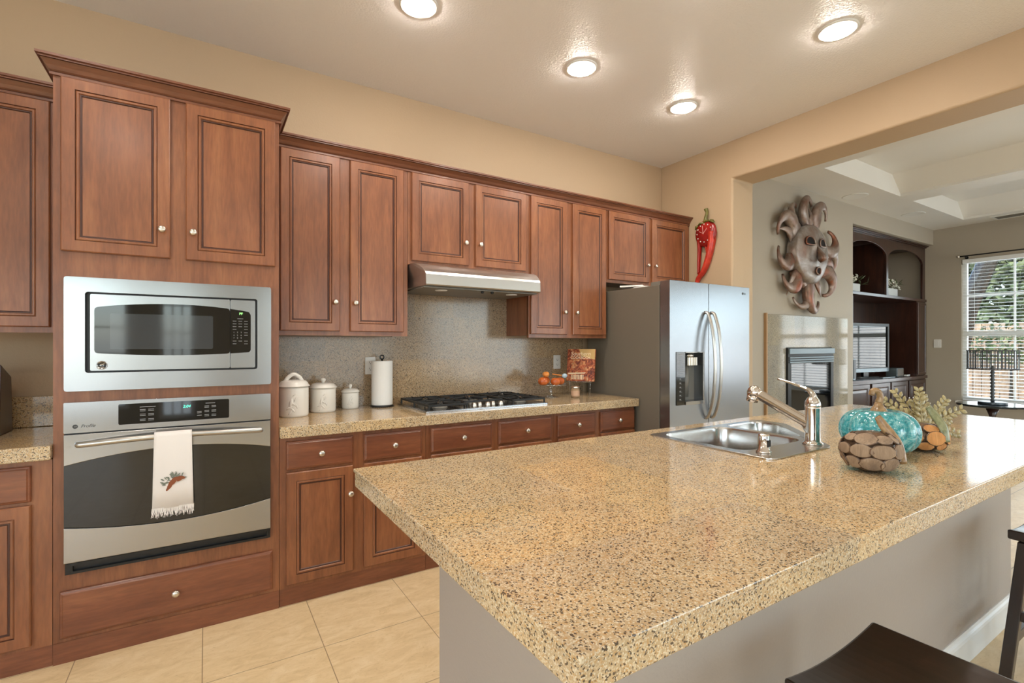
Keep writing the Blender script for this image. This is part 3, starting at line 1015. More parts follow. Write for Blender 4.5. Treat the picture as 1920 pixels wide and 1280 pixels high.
# cake stand with fruit
M['clear'] = glass('clear_glass', (.955,.965,.96,1), .16)
t = thing('cake_stand', (2.31, 3.13, CT), 'clear glass cake stand holding orange gourds', 'cake stand')
b = B(); lathe(b, [(.065,0),(.06,.004),(.02,.015),(.012,.04),(.012,.06),(.022,.082),(.05,.090)], (2.31,3.13,CT+.0005), n=32)
link_mesh('pedestal', b, M['clear'], t, smooth=True)
b = B(); lathe(b, [(.05,0),(.128,.0),(.134,.004),(.136,.014),(.132,.014),(.127,.006),(.05,.005)], (2.31,3.13,CT+.091), n=40)
link_mesh('plate', b, M['clear'], t, smooth=True)
def skin(name, c1, c2, sc_=18):
    q = N(name); v = q.coord(); a = q.noise(v, sc_, 4, .6)
    q.l(q.ramp(a, [(.3, c1), (.7, c2)]), q.b.inputs['Base Color']); q.set(Roughness=.22)
    return q.m
M['gourd'] = skin('orange_gourd_skin', S(170,72,30), S(226,124,60))
M['gourd2'] = skin('pale_gourd_skin', S(214,120,44), S(240,170,92))
M['stem'] = plain('dry_stem', S(112,92,58), .7)
def gourd(x, y, z, r, lab, m, sq=.78):
    t = thing('gourd', (x, y, z), lab, 'gourd', 'gourds on the glass cake stand')
    b = B()
    lathe(b, [(.002,.004)]+[(r*math.sin(a)**.8, r*sq*(1-math.cos(a))) for a in [PI*i/12 for i in range(1,12)]]+[(.002, r*sq*2-.004)], (x,y,z), n=40, rib=lambda a: 1-.05*abs(math.cos(4*a)))
    link_mesh('flesh', b, m, t, smooth=True)
    b = B(); tube(b, [(x,y,z+r*sq*2-.006),(x,y,z+r*sq*2+.004),(x+.004,y,z+r*sq*2+.010)], [.005,.004,.005], 8)
    link_mesh('stem', b, M['stem'], t, smooth=True)
zt = CT+.097
gourd(2.215,3.10,zt,.041,'glossy orange gourd at the left of the cake stand',M['gourd'])
gourd(2.298,3.05,zt,.039,'glossy orange gourd at the front middle of the cake stand',M['gourd'])
gourd(2.385,3.105,zt,.036,'glossy orange gourd at the right of the cake stand',M['gourd'])
gourd(2.29,3.18,zt,.040,'glossy orange gourd at the back of the cake stand',M['gourd'])
gourd(2.255,3.118,zt+.062,.028,'small pale orange gourd on top of the pile on the cake stand',M['gourd2'])
t = thing('wooden_spoon', (2.34,3.04,zt+.05), 'small wooden spoon with a blue and white bowl on the gourds', 'spoon')
b = B(); tube(b, [(2.275,3.062,zt+.088),(2.31,3.045,zt+.082),(2.345,3.028,zt+.076)], [.004,.0045,.004], 8)
link_mesh('handle', b, M['gourd2'], t, smooth=True)
b = B(); ball(b, (2.362,3.020,zt+.074), .024, 1, .7, .75)
link_mesh('bowl', b, plain('blue_white_glaze', S(168,190,204), .3), t)

# cookbook on its stand
def book_mat():
    q = N('cookbook_cover')
    v = q.coord()
    a = q.noise(v, 26, 6, .65, 1.2); c_ = q.noise(v, 60, 4, .6)
    col = q.ramp(a, [(.28, S(40,26,22)), (.42, S(110,48,30)), (.52, S(184,92,54)), (.62, S(206,150,96)), (.75, S(232,214,180))])
    col = q.mix(q.ramp(c_, [(.45,(0,0,0,1)),(.6,(.5,.5,.5,1))]), col, S(90,40,30))
    q.l(col, q.b.inputs['Base Color']); q.set(Roughness=.25)
    return q.m
M['book'] = book_mat()
M['tan_ink'] = plain('cream_ink', S(236,214,178), .5)
M['page'] = plain('book_pages', S(222,204,170), .8)
M['band'] = plain('golden_cover_band', S(190,152,92), .35)
ang = math.atan2(2.975-3.205, 2.70-2.545)
t = thing('cookbook', (2.575, 3.09, 1.032), 'cookbook with food photo cover standing on a clear easel', 'book')
t.rotation_euler = (R(-10), 0, ang)
W_, Hb = .232, .262
WL[t] = (0, 0, 0)
b = B(); box(b, -W_/2, W_/2, -.003, -.0, 0, Hb); box(b, -W_/2, W_/2, .016, .019, 0, Hb); box(b, -W_/2, -W_/2+.003, -.003, .019, 0, Hb)
link_mesh('cover', b, M['book'], t)
b = B(); box(b, -W_/2+.004, W_/2-.005, .0003, .0157, .004, Hb-.004)
link_mesh('pages', b, M['page'], t)
b = B(); plate(b, [(.0,.205),(W_/2,.175),(W_/2,Hb),(-.02,Hb)], [], -.0036, -.003, 'y')
link_mesh('cover_art_band', b, M['band'], t)
text('title', 'Southern', .045, (-.005, -.0040, .222), t, M['tan_ink'], shear=.2)
text('title', 'COOKBOOK', .029, (-.005, -.0040, .190), t, M['tan_ink'])
b = B(); 
for i in range(9): box(b, -.075+i*.012, -.069+i*.012, -.0038, -.003, .012, .05)
plate(b, [(-.10,.055),(.035,.062),(.045,.070),(-.105,.064)], [], -.0038, -.003, 'y')
link_mesh('cover_art_napkin', b, M['tan_ink'], t)
t = thing('book_easel', (2.575, 3.09, CT), 'clear acrylic easel holding up the cookbook', 'easel')
ux, uy = math.cos(ang), math.sin(ang)
nx_, ny_ = uy, -ux      # towards the viewer side
if ny_ > 0: nx_, ny_ = -nx_, -ny_
b = B()
for s_ in (-.085, .085):
    cx, cy = 2.575+ux*s_, 3.09+uy*s_
    tube(b, [(cx+nx_*.012, cy+ny_*.012, CT+.001), (cx-nx_*.0, cy-ny_*.0, 1.022), (cx-nx_*.05, cy-ny_*.05, 1.16)], .004, 8)
    tube(b, [(cx+nx_*.03, cy+ny_*.03, 1.040), (cx+nx_*.03, cy+ny_*.03, 1.026), (cx-nx_*.02, cy-ny_*.02, 1.026)], .004, 8)
tube(b, [(2.575-ux*.1+nx_*.012, 3.09-uy*.1+ny_*.012, 1.0265), (2.575+ux*.1+nx_*.012, 3.09+uy*.1+ny_*.012, 1.0265)], .004, 8)
link_mesh('frame', b, M['clear'], t, smooth=True)

t = thing('candle_jar', (2.44, 2.985, CT), 'small glass jar with silver lid and tan label in front of the cookbook', 'jar')
b = B(); lathe(b, [(.028,0),(.032,.003),(.033,.01),(.033,.066),(.029,.072)], (2.44,2.985,CT+.0005), n=28)
j = link_mesh('jar_body', b, plain('amber_wax', S(156,128,98), .15), t, smooth=True)
b = B(); lathe(b, [(.0335,.016),(.0335,.055)], (2.44,2.985,CT+.0005), n=28, cap=False)
link_mesh('paper_label', b, plain('tan_label', S(196,158,130), .6), j, smooth=True)
b = B(); lathe(b, [(.031,0),(.032,.002),(.032,.014),(.028,.016)], (2.44,2.985,CT+.0725), n=28)
link_mesh('lid', b, M['nickel'], t, smooth=True)

# dark block on the left worktop
t = thing('knife_block', (-.86, 3.14, CT), 'dark wooden block at the left photo edge on the short worktop', 'knife block')
b = B(); plate(b, [(3.08,CT+.0005),(3.26,CT+.0005),(3.24,CT+.26),(3.10,CT+.322)], [], -.93, -.785, 'x')
link_mesh('block', b, M['darkwood'], t, bev=.004)
for k in range(3):
    b = B(); tube(b, [(-.90+k*.042,3.15,CT+.29),(-.90+k*.042,3.13,CT+.36)], .010, 8, flat=.6)
    link_mesh('knife_handle', b, M['black'], t)

# ------------------------------------------------------------------ refrigerator
t = thing('refrigerator', (3.316, 2.9, 0), 'stainless steel side-by-side refrigerator with ice dispenser', 'refrigerator')
FX0, FX1, FS = 2.835, 3.800, 3.275
b = B(); box(b, FX0, FX1, 2.498, 3.30, .03, 1.768)
link_mesh('body', b, M['fridge_side'], t, bev=.004)
b = B(); box(b, FX0+.02, FX1-.02, 2.52, 3.2, .0, .03)
link_mesh('base_grille', b, M['black'], t)
b = B(); plate(b, rrect(FX0, FS-.003, .09, 1.794, .004, 2), [rect(2.998, 3.206, .905, 1.266)], 2.402, 2.490, 'y')
dl = link_mesh('freezer_door', b, M['steel_v'], t, bev=.005)
b = B(); plate(b, rrect(FS+.003, FX1, .09, 1.794, .004, 2), [], 2.402, 2.490, 'y')
dr = link_mesh('fresh_food_door', b, M['steel_v'], t, bev=.005)
b = B()
box(b, 2.998, 3.206, 2.482, 2.4895, .905, 1.266)
di = link_mesh('dispenser_recess', b, M['grey'], dl)
b = B(); plate(b, rrect(2.902,2.997,.882,1.273,.004,2), [], 2.398, 2.4015, 'y')
st = link_mesh('control_strip', b, M['blackgl'], dl)
for z in (1.075,1.045,1.015,.985,.955,.925): key(st, 2.935, 2.952, 2.3972, 2.398, z-.003, z+.003)
for z in (1.068,1.038,1.008,.978,.948,.918): key(st, 2.935, 2.960, 2.3972, 2.398, z-.0012, z)
key(st, 2.932, 2.966, 2.3972, 2.398, 1.252, 1.258)
b = B(); box(b, 2.999, 3.215, 2.392, 2.4015, .880, .906); box(b, 3.2, 3.215, 2.394, 2.4015, .906, 1.272); box(b, 2.998, 3.215, 2.394, 2.4015, 1.266, 1.273)
link_mesh('dispenser_bezel', b, M['steel'], dl, bev=.002)
b = B(); box(b, 3.04, 3.15, 2.41, 2.475, 1.17, 1.232)
for i in range(4): box(b, 3.046+i*.028, 3.06+i*.028, 2.404, 2.41, 1.17, 1.232)
ball(b, (3.095,2.44,1.243), .03, 1.3, 1, .7)
link_mesh('ice_chute', b, M['nickel'], dl, bev=.002)
b = B(); tube(b, [(3.10,2.462,1.168),(3.10,2.468,1.05),(3.10,2.475,.93)], [.022,.026,.028], 12, flat=.4)
link_mesh('dispenser_paddle', b, M['grey'], dl, smooth=True)
for x, nm, dd in ((3.238,'freezer',dl),(3.312,'fresh',dr)):
    b = B()
    pts = spline([(x,2.401,1.575),(x,2.372,1.545),(x,2.335,1.40),(x,2.318,1.17),(x,2.335,.94),(x,2.372,.80),(x,2.401,.765)], 8)
    tube(b, pts, .0145, 14, flat=.75)
    hd = link_mesh('handle', b, M['steel_hood'], dd, smooth=True)
text('brand_lettering', 'LG', .022, (3.735,2.4012,1.742), dr, M['ink_d'])
b = B(); lathe(b, [(.010,0),(.010,.0012)], (3.708,2.402,1.742), 'y-', 20)
link_mesh('emblem', b, M['ink_d'], dr)
for x in (FX0+.04, FX1-.04):
    b = B(); plate(b, rrect(x-.03,x+.03,2.42,2.60,.02), [], 1.769, 1.795, 'z')
    link_mesh('hinge_cover', b, M['grey'], t, bev=.004)
# papers on the refrigerator
b = B()
for k, (x, y, w, a) in enumerate(((2.95,2.72,.10,.3),(2.99,2.80,.09,-.2),(2.93,2.86,.10,.6))):
    pts = [(x + w*(math.cos(a)*u - math.sin(a)*v_), y + w*(math.sin(a)*u + math.cos(a)*v_)) for u, v_ in ((-.6,-.9),(.6,-.9),(.6,.9),(-.6,.9))]
    plate(b, pts, [], 1.7685+k*.010, 1.7785+k*.011, 'z')
tag(link_mesh('folded_papers', b, M['paper'], origin=(2.95,2.8,1.769)), 'small pile of folded white papers on top of the refrigerator', 'papers')

# ------------------------------------------------------------------ chili clock on the right wall
M['chili'] = skin('red_chili_glaze', S(116,16,14), S(176,34,26), 9)
M['chili_l'] = skin('bright_chili_glaze', S(168,34,26), S(206,66,44), 12)
M['leafg'] = skin('olive_glaze', S(84,84,34), S(126,118,56), 20)
t = thing('chili_wall_clock', (WX, 2.82, 2.2), 'red chili pepper wall clock with green stem beside the wall cabinets', 'clock')
cy_, cz_ = 2.822, 2.325
b = B()
ball(b, (WX-.035, cy_, cz_), .108, .32, 1.0, 1.12, seg=28)
body = link_mesh('pepper_head', b, M['chili'], t)
def leg(pts, rad, m, nm):
    b = B(); tube(b, spline([(WX-.028, y, z) for y, z in pts], 6), rad, 12, flat=.7)
    link_mesh(nm, b, m, t, smooth=True)
k = 25
leg([(2.895,2.30),(2.892,2.20),(2.900,2.08),(2.905,1.97)], [.030-.016*i/18 for i in range(19)], M['chili'], 'left_pepper')
leg([(2.758,2.33),(2.770,2.22),(2.800,2.10),(2.850,1.99),(2.905,1.93),(2.925,1.87)], [.046-.022*i/30 for i in range(31)], M['chili_l'], 'right_pepper')
leg([(2.83,2.24),(2.822,2.19),(2.815,2.13)], [.020-.012*i/12 for i in range(13)], M['chili_l'], 'short_pepper')
b = B()
tube(b, spline([(WX-.03,2.832,2.43),(WX-.03,2.826,2.47),(WX-.03,2.815,2.51),(WX-.03,2.825,2.545)], 5), [.022,.020,.018,.017,.016,.015,.014,.013,.013,.013,.013,.014,.015,.016,.018,.019], 10)
for y0, z0, y1, z1 in ((2.83,2.42,2.90,2.405),(2.90,2.405,2.925,2.375),(2.83,2.42,2.76,2.43),(2.77,2.43,2.73,2.405)):
    tube(b, [(WX-.04,y0,z0),(WX-.052,(y0+y1)/2,(z0+z1)/2+.006),(WX-.045,y1,z1)], [.020,.024,.010], 8, flat=.5)
link_mesh('green_stem', b, M['leafg'], t, smooth=True)
b = B()
for i in range(12):
    a = 2*PI*i/12
    yy, zz = cy_ + .074*math.sin(a), cz_ + .080*math.cos(a)
    off = .035 + .108*.32*math.sqrt(max(0, 1-((yy-cy_)/.108)**2-((zz-cz_)/.121)**2))
    ball(b, (WX-off, yy, zz), .0058, .5, 1, 1, seg=8)
link_mesh('hour_dots', b, M['white'], body)
b = B()
for a, L in ((.12,.070),(-.75,.056)):
    tube(b, [(WX-.074, cy_, cz_-.005), (WX-.073, cy_ + L*math.sin(a), cz_-.005+L*math.cos(a))], .0028, 6)
tube(b, [(WX-.074, cy_, cz_-.005), (WX-.072, cy_ +.045, cz_+.02)], .0016, 6)
lathe(b, [(.006,0),(.006,.004)], (WX-.072,cy_,cz_-.005), 'x-', 12)
link_mesh('clock_hands', b, plain('pink_hands', S(220,150,140), .4), body)
# ================================================================== ISLAND
t = thing('kitchen_island', (2.0, 1.17, 0), 'painted kitchen island base with white baseboard under the granite slab', 'island')
b = B(); plate(b, rect(.692, 3.335, .745, 1.60), [rect(.76, 3.27, .81, 1.55)], 0, .854, 'z')
link_mesh('base', b, M['isl'], t, bev=.012, seg=3)
b = B()
BBP = [(0,0),(.015,0),(.015,.095),(.012,.105),(.006,.112),(.004,.125),(0,.125)]
rings = []
for x, y, nx, ny in ((.692,1.60,-1,0),(.692,.745,-1,-1),(3.335,.745,1,-1),(3.335,1.60,1,0)):
    rings.append([b.verts.new((x+nx*o, y+ny*o, z+.0005)) for o, z in BBP])
for a in range(3):
    for k in range(len(BBP)):
        j = (k+1) % len(BBP)
        b.faces.new((rings[a][k], rings[a][j], rings[a+1][j], rings[a+1][k]))
b.faces.new(rings[0]); b.faces.new(rings[-1][::-1])
link_mesh('baseboard', b, M['trimw'], t)
SINK = [(1.692,.985),(2.113,.985),(2.53,1.40),(2.53,1.56),(1.692,1.56)]
HOLE = [(1.715,1.01),(2.10,1.01),(2.505,1.41),(2.505,1.54),(1.715,1.54)]
b = B()
plate(b, rect(.414, 3.795, .497, 1.659), [round_poly(HOLE, .03)], CT-.012, CT, 'z')
plate(b, rect(.418, 3.791, .501, 1.655), [round_poly(HOLE, .03)], CT-.059, CT-.012, 'z')
tag(link_mesh('island_countertop', b, M['granite'], origin=(2.1,1.08,CT), bev=.0025), 'long glossy speckled granite slab on top of the island', 'countertop')

t = thing('kitchen_sink', (2.1, 1.28, CT), 'stainless steel double bowl drop-in sink in the island', 'sink')
B1 = round_poly([(1.735,1.115),(2.165,1.115),(2.165,1.525),(1.735,1.525)], .075, 6)
B2 = round_poly([(2.205,1.525),(2.205,1.175),(2.245,1.175),(2.475,1.41),(2.475,1.525)][::-1], .05, 6)
b = B(); plate(b, round_poly(SINK, .035), [B1, B2], CT+.0005, CT+.006, 'z')
link_mesh('rim', b, M['steel_sink'], t, bev=.002)
for outl, dp in ((B1,.20),(B2,.17)):
    b = B()
    cx = sum(p[0] for p in outl)/len(outl); cy = sum(p[1] for p in outl)/len(outl)
    rings = []
    for s_, z in ((1,0.0055),(.985,-.004),(.965,-dp*.5),(.945,-dp+.03),(.90,-dp+.006),(.82,-dp)):
        rings.append([b.verts.new((cx+(x-cx)*s_, cy+(y-cy)*s_, CT+z)) for x, y in outl])
    for a in range(len(rings)-1):
        for i in range(len(outl)):
            j = (i+1) % len(outl)
            b.faces.new((rings[a][i], rings[a][j], rings[a+1][j], rings[a+1][i]))
    b.faces.new(rings[-1])
    bo = link_mesh('bowl', b, M['steel_sink'], t, smooth=True)
    b = B(); lathe(b, [(.045,0),(.044,.003),(.03,.001),(.01,.001)], (cx,cy,CT-dp+.0005), n=24)
    link_mesh('drain', b, M['chrome'], bo, smooth=True)

t = thing('kitchen_faucet', (2.10, 1.046, CT+.006), 'chrome single lever pull-out faucet at the front of the sink', 'faucet')
fx, fy = 2.10, 1.052
b = B(); lathe(b, [(.038,0),(.038,.004),(.031,.009),(.0285,.014),(.0275,.05),(.028,.145),(.029,.150)], (fx,fy,CT+.0065), n=32)
fb = link_mesh('body', b, M['chrome'], t, smooth=True)
b = B()
lathe(b, [(.029,0),(.0295,.006),(.027,.020),(.020,.034),(.010,.042)], (fx,fy,CT+.158), n=32)
hx, hy = 2.07, 1.30
dv = Vector((hx-fx, hy-fy, 0)).normalized()
P = lambda s_, z: (fx+dv.x*s_, fy+dv.y*s_, z)
lp = spline([P(-.004,1.088),P(-.003,1.112),P(.012,1.136),P(.045,1.150),P(.085,1.164),P(.135,1.178)], 6)
nl = len(lp)
tube(b, lp, [.020 - .013*min(1, i/(nl*.6)) for i in range(nl)], 12, flat=.8)
link_mesh('lever', b, M['chrome'], t, smooth=True)
b = B()
sp_ = spline([P(.0,1.000),P(.025,1.008),P(.12,1.056),P(.225,1.110)], 6)
tube(b, sp_, [.022]*len(sp_), 16)
sp2 = [P(-.004,.945),P(.012,.968),P(.03,1.0)]
tube(b, sp2, [.012,.016,.015], 12)
so = link_mesh('spout', b, M['chrome'], t, smooth=True)
b = B()
ball(b, P(.235,1.112), .031, 1, 1, 1, seg=24)
c0 = Vector(P(.240,1.098)); 
tube(b, [c0, c0+Vector((dv.x*.006, dv.y*.006, -.026))], [.026,.024], 20)
link_mesh('spray_head', b, M['chrome'], so, smooth=True)
b = B(); lathe(b, [(.027,0),(.027,.005),(.021,.008),(.0205,.060),(.018,.068),(.012,.070)], (1.778,1.066,CT+.0065), n=28)
gcap = link_mesh('sink_air_gap', b, M['chrome'], origin=(1.778,1.066,CT+.006), smooth=True)
tag(gcap, 'short chrome air gap cylinder on the sink deck left of the faucet', 'air gap cap')
b = B(); box(b, 1.769,1.787,1.0440,1.0455,CT+.03,CT+.055)
link_mesh('slot', b, M['black'], gcap)

# ------------------------------------------------------------------ pumpkins and leaves
def teal_mat():
    q = N('teal_crackle_glass'); v = q.coord()
    a = q.noise(v, 16, 5, .7, 2.5); c_ = q.noise(v, 70, 4, .6, 1)
    col = q.ramp(a, [(.3, S(24,112,124)), (.5, S(70,172,180)), (.62, S(168,222,222)), (.75, S(40,130,144))])
    col = q.mix(q.ramp(c_, [(.55,(0,0,0,1)),(.68,(.45,.45,.45,1))]), col, S(196,232,224))
    q.l(col, q.b.inputs['Base Color'])
    q.set(Roughness=.10, Transmission_Weight=.35, IOR=1.4, Coat_Weight=.6)
    q.bump(c_, .25, .002)
    return q.m
M['teal'] = teal_mat()
M['bronze'] = skin('antique_bronze', S(120,92,60), S(170,136,96), 40)
def swirl(b, base, pts, rads):
    tube(b, spline([tuple(Vector(base)+Vector(p)) for p in pts], 6), rads, 12)
t = thing('teal_pumpkin', (2.155, .842, CT), 'teal ribbed glass pumpkin with bronze curled stem on the island', 'pumpkin')
b = B()
Rr, Hh = .128, .170
prof = [(.03,.002)] + [(Rr*math.sin(a)**.62, Hh*(1-math.cos(a))/2+.002*math.cos(a)) for a in [PI*i/20 for i in range(2,19)]] + [(.03,Hh-.008),(.008,Hh-.014)]
lathe(b, prof, (2.155,.842,CT+.0005), n=96, rib=lambda a: 1-.075*abs(math.cos(6*a))**4)
link_mesh('shell', b, M['teal'], t, smooth=True)
b = B()
c_ = (2.155,.842,CT+Hh-.014)
lathe(b, [(.036,0),(.026,.010),(.017,.024),(.012,.038)], c_, n=24, rib=lambda a: 1-.08*abs(math.cos(4*a)))
sp_ = spline([(c_[0],c_[1],c_[2]+.036),(c_[0]+.004,c_[1]-.004,c_[2]+.056),(c_[0]-.003,c_[1]+.002,c_[2]+.078),(c_[0]-.018,c_[1]+.012,c_[2]+.080),(c_[0]-.024,c_[1]+.014,c_[2]+.064)], 6)
tube(b, sp_, [.0125-.003*i/len(sp_) for i in range(len(sp_))], 12)
link_mesh('stem', b, M['bronze'], t, smooth=True)

M['bark'] = skin('slice_bark', S(70,52,40), S(112,86,66), 60)
M['slice_d'] = wood('driftwood_slice', S(118,96,78), S(152,128,104), S(184,160,134), rough=.8, coat=0, fine=2)
M['slice_l'] = wood('fresh_wood_slice', S(172,114,62), S(206,146,86), S(224,172,116), rough=.8, coat=0, fine=2)
def slice_at(parent, c, nrm, r, th, m, sq=1.0, spin=0):
    """one oval wood slice with bark rim, lying tangent to the pumpkin"""
    b = B()
    nrm = Vector(nrm).normalized()
    q = nrm.to_track_quat('Z', 'Y').to_matrix()
    pr = [(.001,-th/2),(r*.93,-th/2),(r,-th*.2),(r,th*.25),(r*.93,th/2),(r*.5,th*.55),(.001,th*.55)]
    rings = []
    n = 20
    for k, (rr, z) in enumerate(pr):
        rings.append([b.verts.new(Vector(c) + q @ Vector((rr*math.cos(2*PI*i/n+spin)*(1+.05*math.sin(3*i+spin*5)), rr*sq*math.sin(2*PI*i/n+spin), z))) for i in range(n)])
    for k in range(len(rings)-1):
        for i in range(n):
            j = (i+1) % n
            b.faces.new((rings[k][i], rings[k][j], rings[k+1][j], rings[k+1][i])).material_index = 1 if k in (1,2,3) else 0
    b.faces.new(rings[0][::-1]); b.faces.new(rings[-1])
    return link_mesh('wood_slice', b, [m, M['bark']], parent, smooth=True)
def slice_pumpkin(x, y, r, h, label, m, rings, lean=0, stem_mat=None, stem=None):
    t = thing('wooden_pumpkin', (x, y, CT), label, 'pumpkin', 'pumpkins made of wood slices on the island')
    b = B()
    lathe(b, [(r*.35,0.001),(r*.62,h*.10),(r*.80,h*.32),(r*.82,h*.55),(r*.66,h*.8),(r*.3,h*.93),(.002,h*.94)], (x,y,CT+.0005), n=24)
    link_mesh('core', b, M['bark'], t, smooth=True)
    for zf, n, rf, sr, up, off in rings:
        for i in range(n):
            a = 2*PI*i/n + off
            nx, ny, nz = math.cos(a), math.sin(a), up
            sr_ = sr*random.uniform(.85, 1.12)
            slice_at(t, (x+r*rf*math.cos(a), y+r*rf*math.sin(a), CT+h*zf), (nx, ny, nz), sr_, .006, m, random.uniform(.58,.86), random.uniform(0,3))
    b = B()
    tube(b, spline(stem[0], 6), stem[1], 10, flat=.45)
    link_mesh('stem', b, stem_mat, t, smooth=True)
    return t
x, y = 1.838, .742
slice_pumpkin(x, y, .089, .136, 'wood slice pumpkin in grey driftwood tones in front of the teal pumpkin', M['slice_d'],
    [(.26,9,.80,.032,-.45,0.1),(.55,9,.90,.034,.12,.45),(.80,8,.68,.030,1.1,.2)],
    stem_mat=M['bronze'], stem=([(x+.045,y-.075,CT+.03),(x+.055,y-.055,CT+.09),(x+.035,y-.025,CT+.145),(x+.022,y-.012,CT+.175)], [.012+.006*math.sin(PI*i/18) for i in range(19)]))
x, y = 2.372, .784
slice_pumpkin(x, y, .088, .112, 'wood slice pumpkin in orange tan wood at the right, by the leaf sprigs', M['slice_l'],
    [(.24,8,.80,.030,-.4,.5),(.52,8,.90,.032,.1,.1),(.80,7,.66,.028,1.1,.4)],
    stem_mat=skin('mossy_stem', S(96,100,70), S(150,150,112), 50), stem=([(x-.02,y-.085,CT+.045),(x-.012,y-.07,CT+.10),(x-.004,y-.04,CT+.145),(x-.012,y-.025,CT+.172)], [.013+.006*math.sin(PI*i/18) for i in range(19)]))

M['sprig'] = skin('gilded_leaf', S(120,108,70), S(186,170,122), 60)
t = thing('leaf_sprigs', (2.50, .86, CT), 'fan of gilded sage leaf sprigs lying behind the orange tan wooden pumpkin', 'leaves')
rng = random.Random(3)
Rv = Vector((.8487,-.5288,0)); Bk = Vector((.5288,.8487,0))
for k, (a, L) in enumerate(((172,.15),(152,.17),(133,.16),(112,.17),(92,.16),(70,.15),(48,.16),(27,.17),(8,.17),(-10,.15),(102,.12),(38,.12),(160,.11))):
    base = Vector((2.600, .850, CT+.052)) + Rv*rng.uniform(-.01,.01)
    dirv = (Rv*math.cos(R(a)) + Vector((0,0,1))*(math.sin(R(a))*.9+.12) + Bk*rng.uniform(.05,.45)).normalized()
    b = B()
    L *= 1.12
    pts = [base + dirv*L*s_ + Vector((0,0,-.02*s_*s_)) for s_ in [i/7 for i in range(8)]]
    tube(b, pts, [.0028-.0015*i/7 for i in range(8)], 6)
    for i in range(1, 8):
        for sgn in (-1, 1):
            ll = .042*(1-.35*i/7)
            sv = dirv.cross(Vector((-.53,-.85,.2))).normalized()*sgn
            ld = (dirv*.75 + sv*.75 + Vector((rng.uniform(-.15,.15),)*3)).normalized()
            p0 = pts[i]
            tube(b, [p0, p0+ld*ll*.35, p0+ld*ll*.7, p0+ld*ll], [.0012,.0085,.0080,.0008], 8, flat=.22, up=Vector((-.53,-.85,.1)))
    link_mesh('sprig', b, M['sprig'], t, smooth=True)

# ------------------------------------------------------------------ bar stools
def stool(label, cx, cy, rz=0):
    t = thing('bar_stool', (0,0,0), label, 'stool', 'dark wooden saddle bar stools')
    WL[t] = (0,0,0)
    W, D, Z = .405, .36, .622
    b = B()
    nx, ny = 14, 6
    top = []; bot = []
    for i in range(nx+1):
        u = i/nx*2-1
        z = Z - .022*(1-u*u)
        top.append([b.verts.new((u*W/2, (j/ny*2-1)*D/2*(1-.02*u*u), z)) for j in range(ny+1)])
        bot.append([b.verts.new((u*W/2, (j/ny*2-1)*D/2*(1-.02*u*u), z-.036)) for j in range(ny+1)])
    for i in range(nx):
        for j in range(ny):
            b.faces.new((top[i][j], top[i+1][j], top[i+1][j+1], top[i][j+1]))
            b.faces.new((bot[i][j], bot[i][j+1], bot[i+1][j+1], bot[i+1][j]))
    for i in range(nx):
        b.faces.new((top[i][0], bot[i][0], bot[i+1][0], top[i+1][0]))
        b.faces.new((top[i][ny], top[i+1][ny], bot[i+1][ny], bot[i][ny]))
    for j in range(ny):
        b.faces.new((top[0][j], top[0][j+1], bot[0][j+1], bot[0][j]))
        b.faces.new((top[nx][j], bot[nx][j], bot[nx][j+1], top[nx][j+1]))
    link_mesh('seat', b, M['stool'], t, bev=.006)
    def beam(b, p, q, w, h):
        p, q = Vector(p), Vector(q)
        r_ = []
        ax = Vector((1,0,0)); ay = Vector((0,1,0))
        for c in (p, q):
            r_.append([b.verts.new(c + ax*sx*w/2 + ay*sy*h/2) for sx, sy in ((-1,-1),(1,-1),(1,1),(-1,1))])
        for i in range(4):
            j = (i+1) % 4
            b.faces.new((r_[0][i], r_[0][j], r_[1][j], r_[1][i]))
        b.faces.new(r_[0][::-1]); b.faces.new(r_[1])
    leg_top = {}
    for sx in (-1, 1):
        for sy in (-1, 1):
            b = B()
            beam(b, (sx*.165, sy*.135, Z-.045), (sx*.205, sy*.185, .001), .038, .036)
            link_mesh('leg', b, M['stool'], t, bev=.003)
    def at(sx, sy, z):
        f = 1 - z/(Z-.045)
        return (sx*(.165+.04*f), sy*(.135+.05*f))
    for sy in (-1, 1):
        for z in (.20, Z-.09):
            b = B(); x0, y0 = at(-1, sy, z); x1, y1 = at(1, sy, z)
            box(b, x0+.015, x1-.015, y0-.011, y0+.011, z-.018, z+.018)
            link_mesh('stretcher', b, M['stool'], t, bev=.002)
    for sx in (-1, 1):
        for z in (.30, Z-.09):
            b = B(); x0, y0 = at(sx, -1, z); x1, y1 = at(sx, 1, z)
            box(b, x0-.011, x0+.011, y0+.015, y1-.015, z-.018, z+.018)
            link_mesh('stretcher', b, M['stool'], t, bev=.002)
    t.location = (cx, cy, 0); t.rotation_euler = (0,0,rz)
    return t
stool('dark brown saddle stool in the foreground, seat seen from above', 1.236, .400)
stool('dark brown saddle stool at the right photo edge, farther along the island', 2.795, .415)

# ================================================================== LIVING ROOM
# fireplace
t = thing('fireplace', (5.83, 2.96, 0), 'gas fireplace with polished granite surround and black louvered insert', 'fireplace')
b = B(); plate(b, rect(4.975, 6.70, 0, 1.65), [rect(5.33, 6.315, .25, 1.297)], 2.945, 2.969, 'y')
link_mesh('surround', b, M['firetile'], t, bev=.003)
b = B(); box(b, 4.955, 4.974, 2.94, 2.969, 0, 1.66)
link_mesh('edge_trim', b, plain('tan_edge', S(176,138,96), .5), t)
b = B(); plate(b, rect(5.335, 6.31, .255, 1.292), [rect(5.40, 6.25, .36, 1.12)], 2.925, 2.969, 'y'); box(b, 5.335, 6.31, 2.962, 2.969, .255, 1.292)
ins = link_mesh('firebox', b, M['iron'], t, bev=.003)
b = B(); box(b, 5.385, 6.265, 2.930, 2.936, .35, 1.135)
link_mesh('glass_front', b, M['blackgl'], ins)
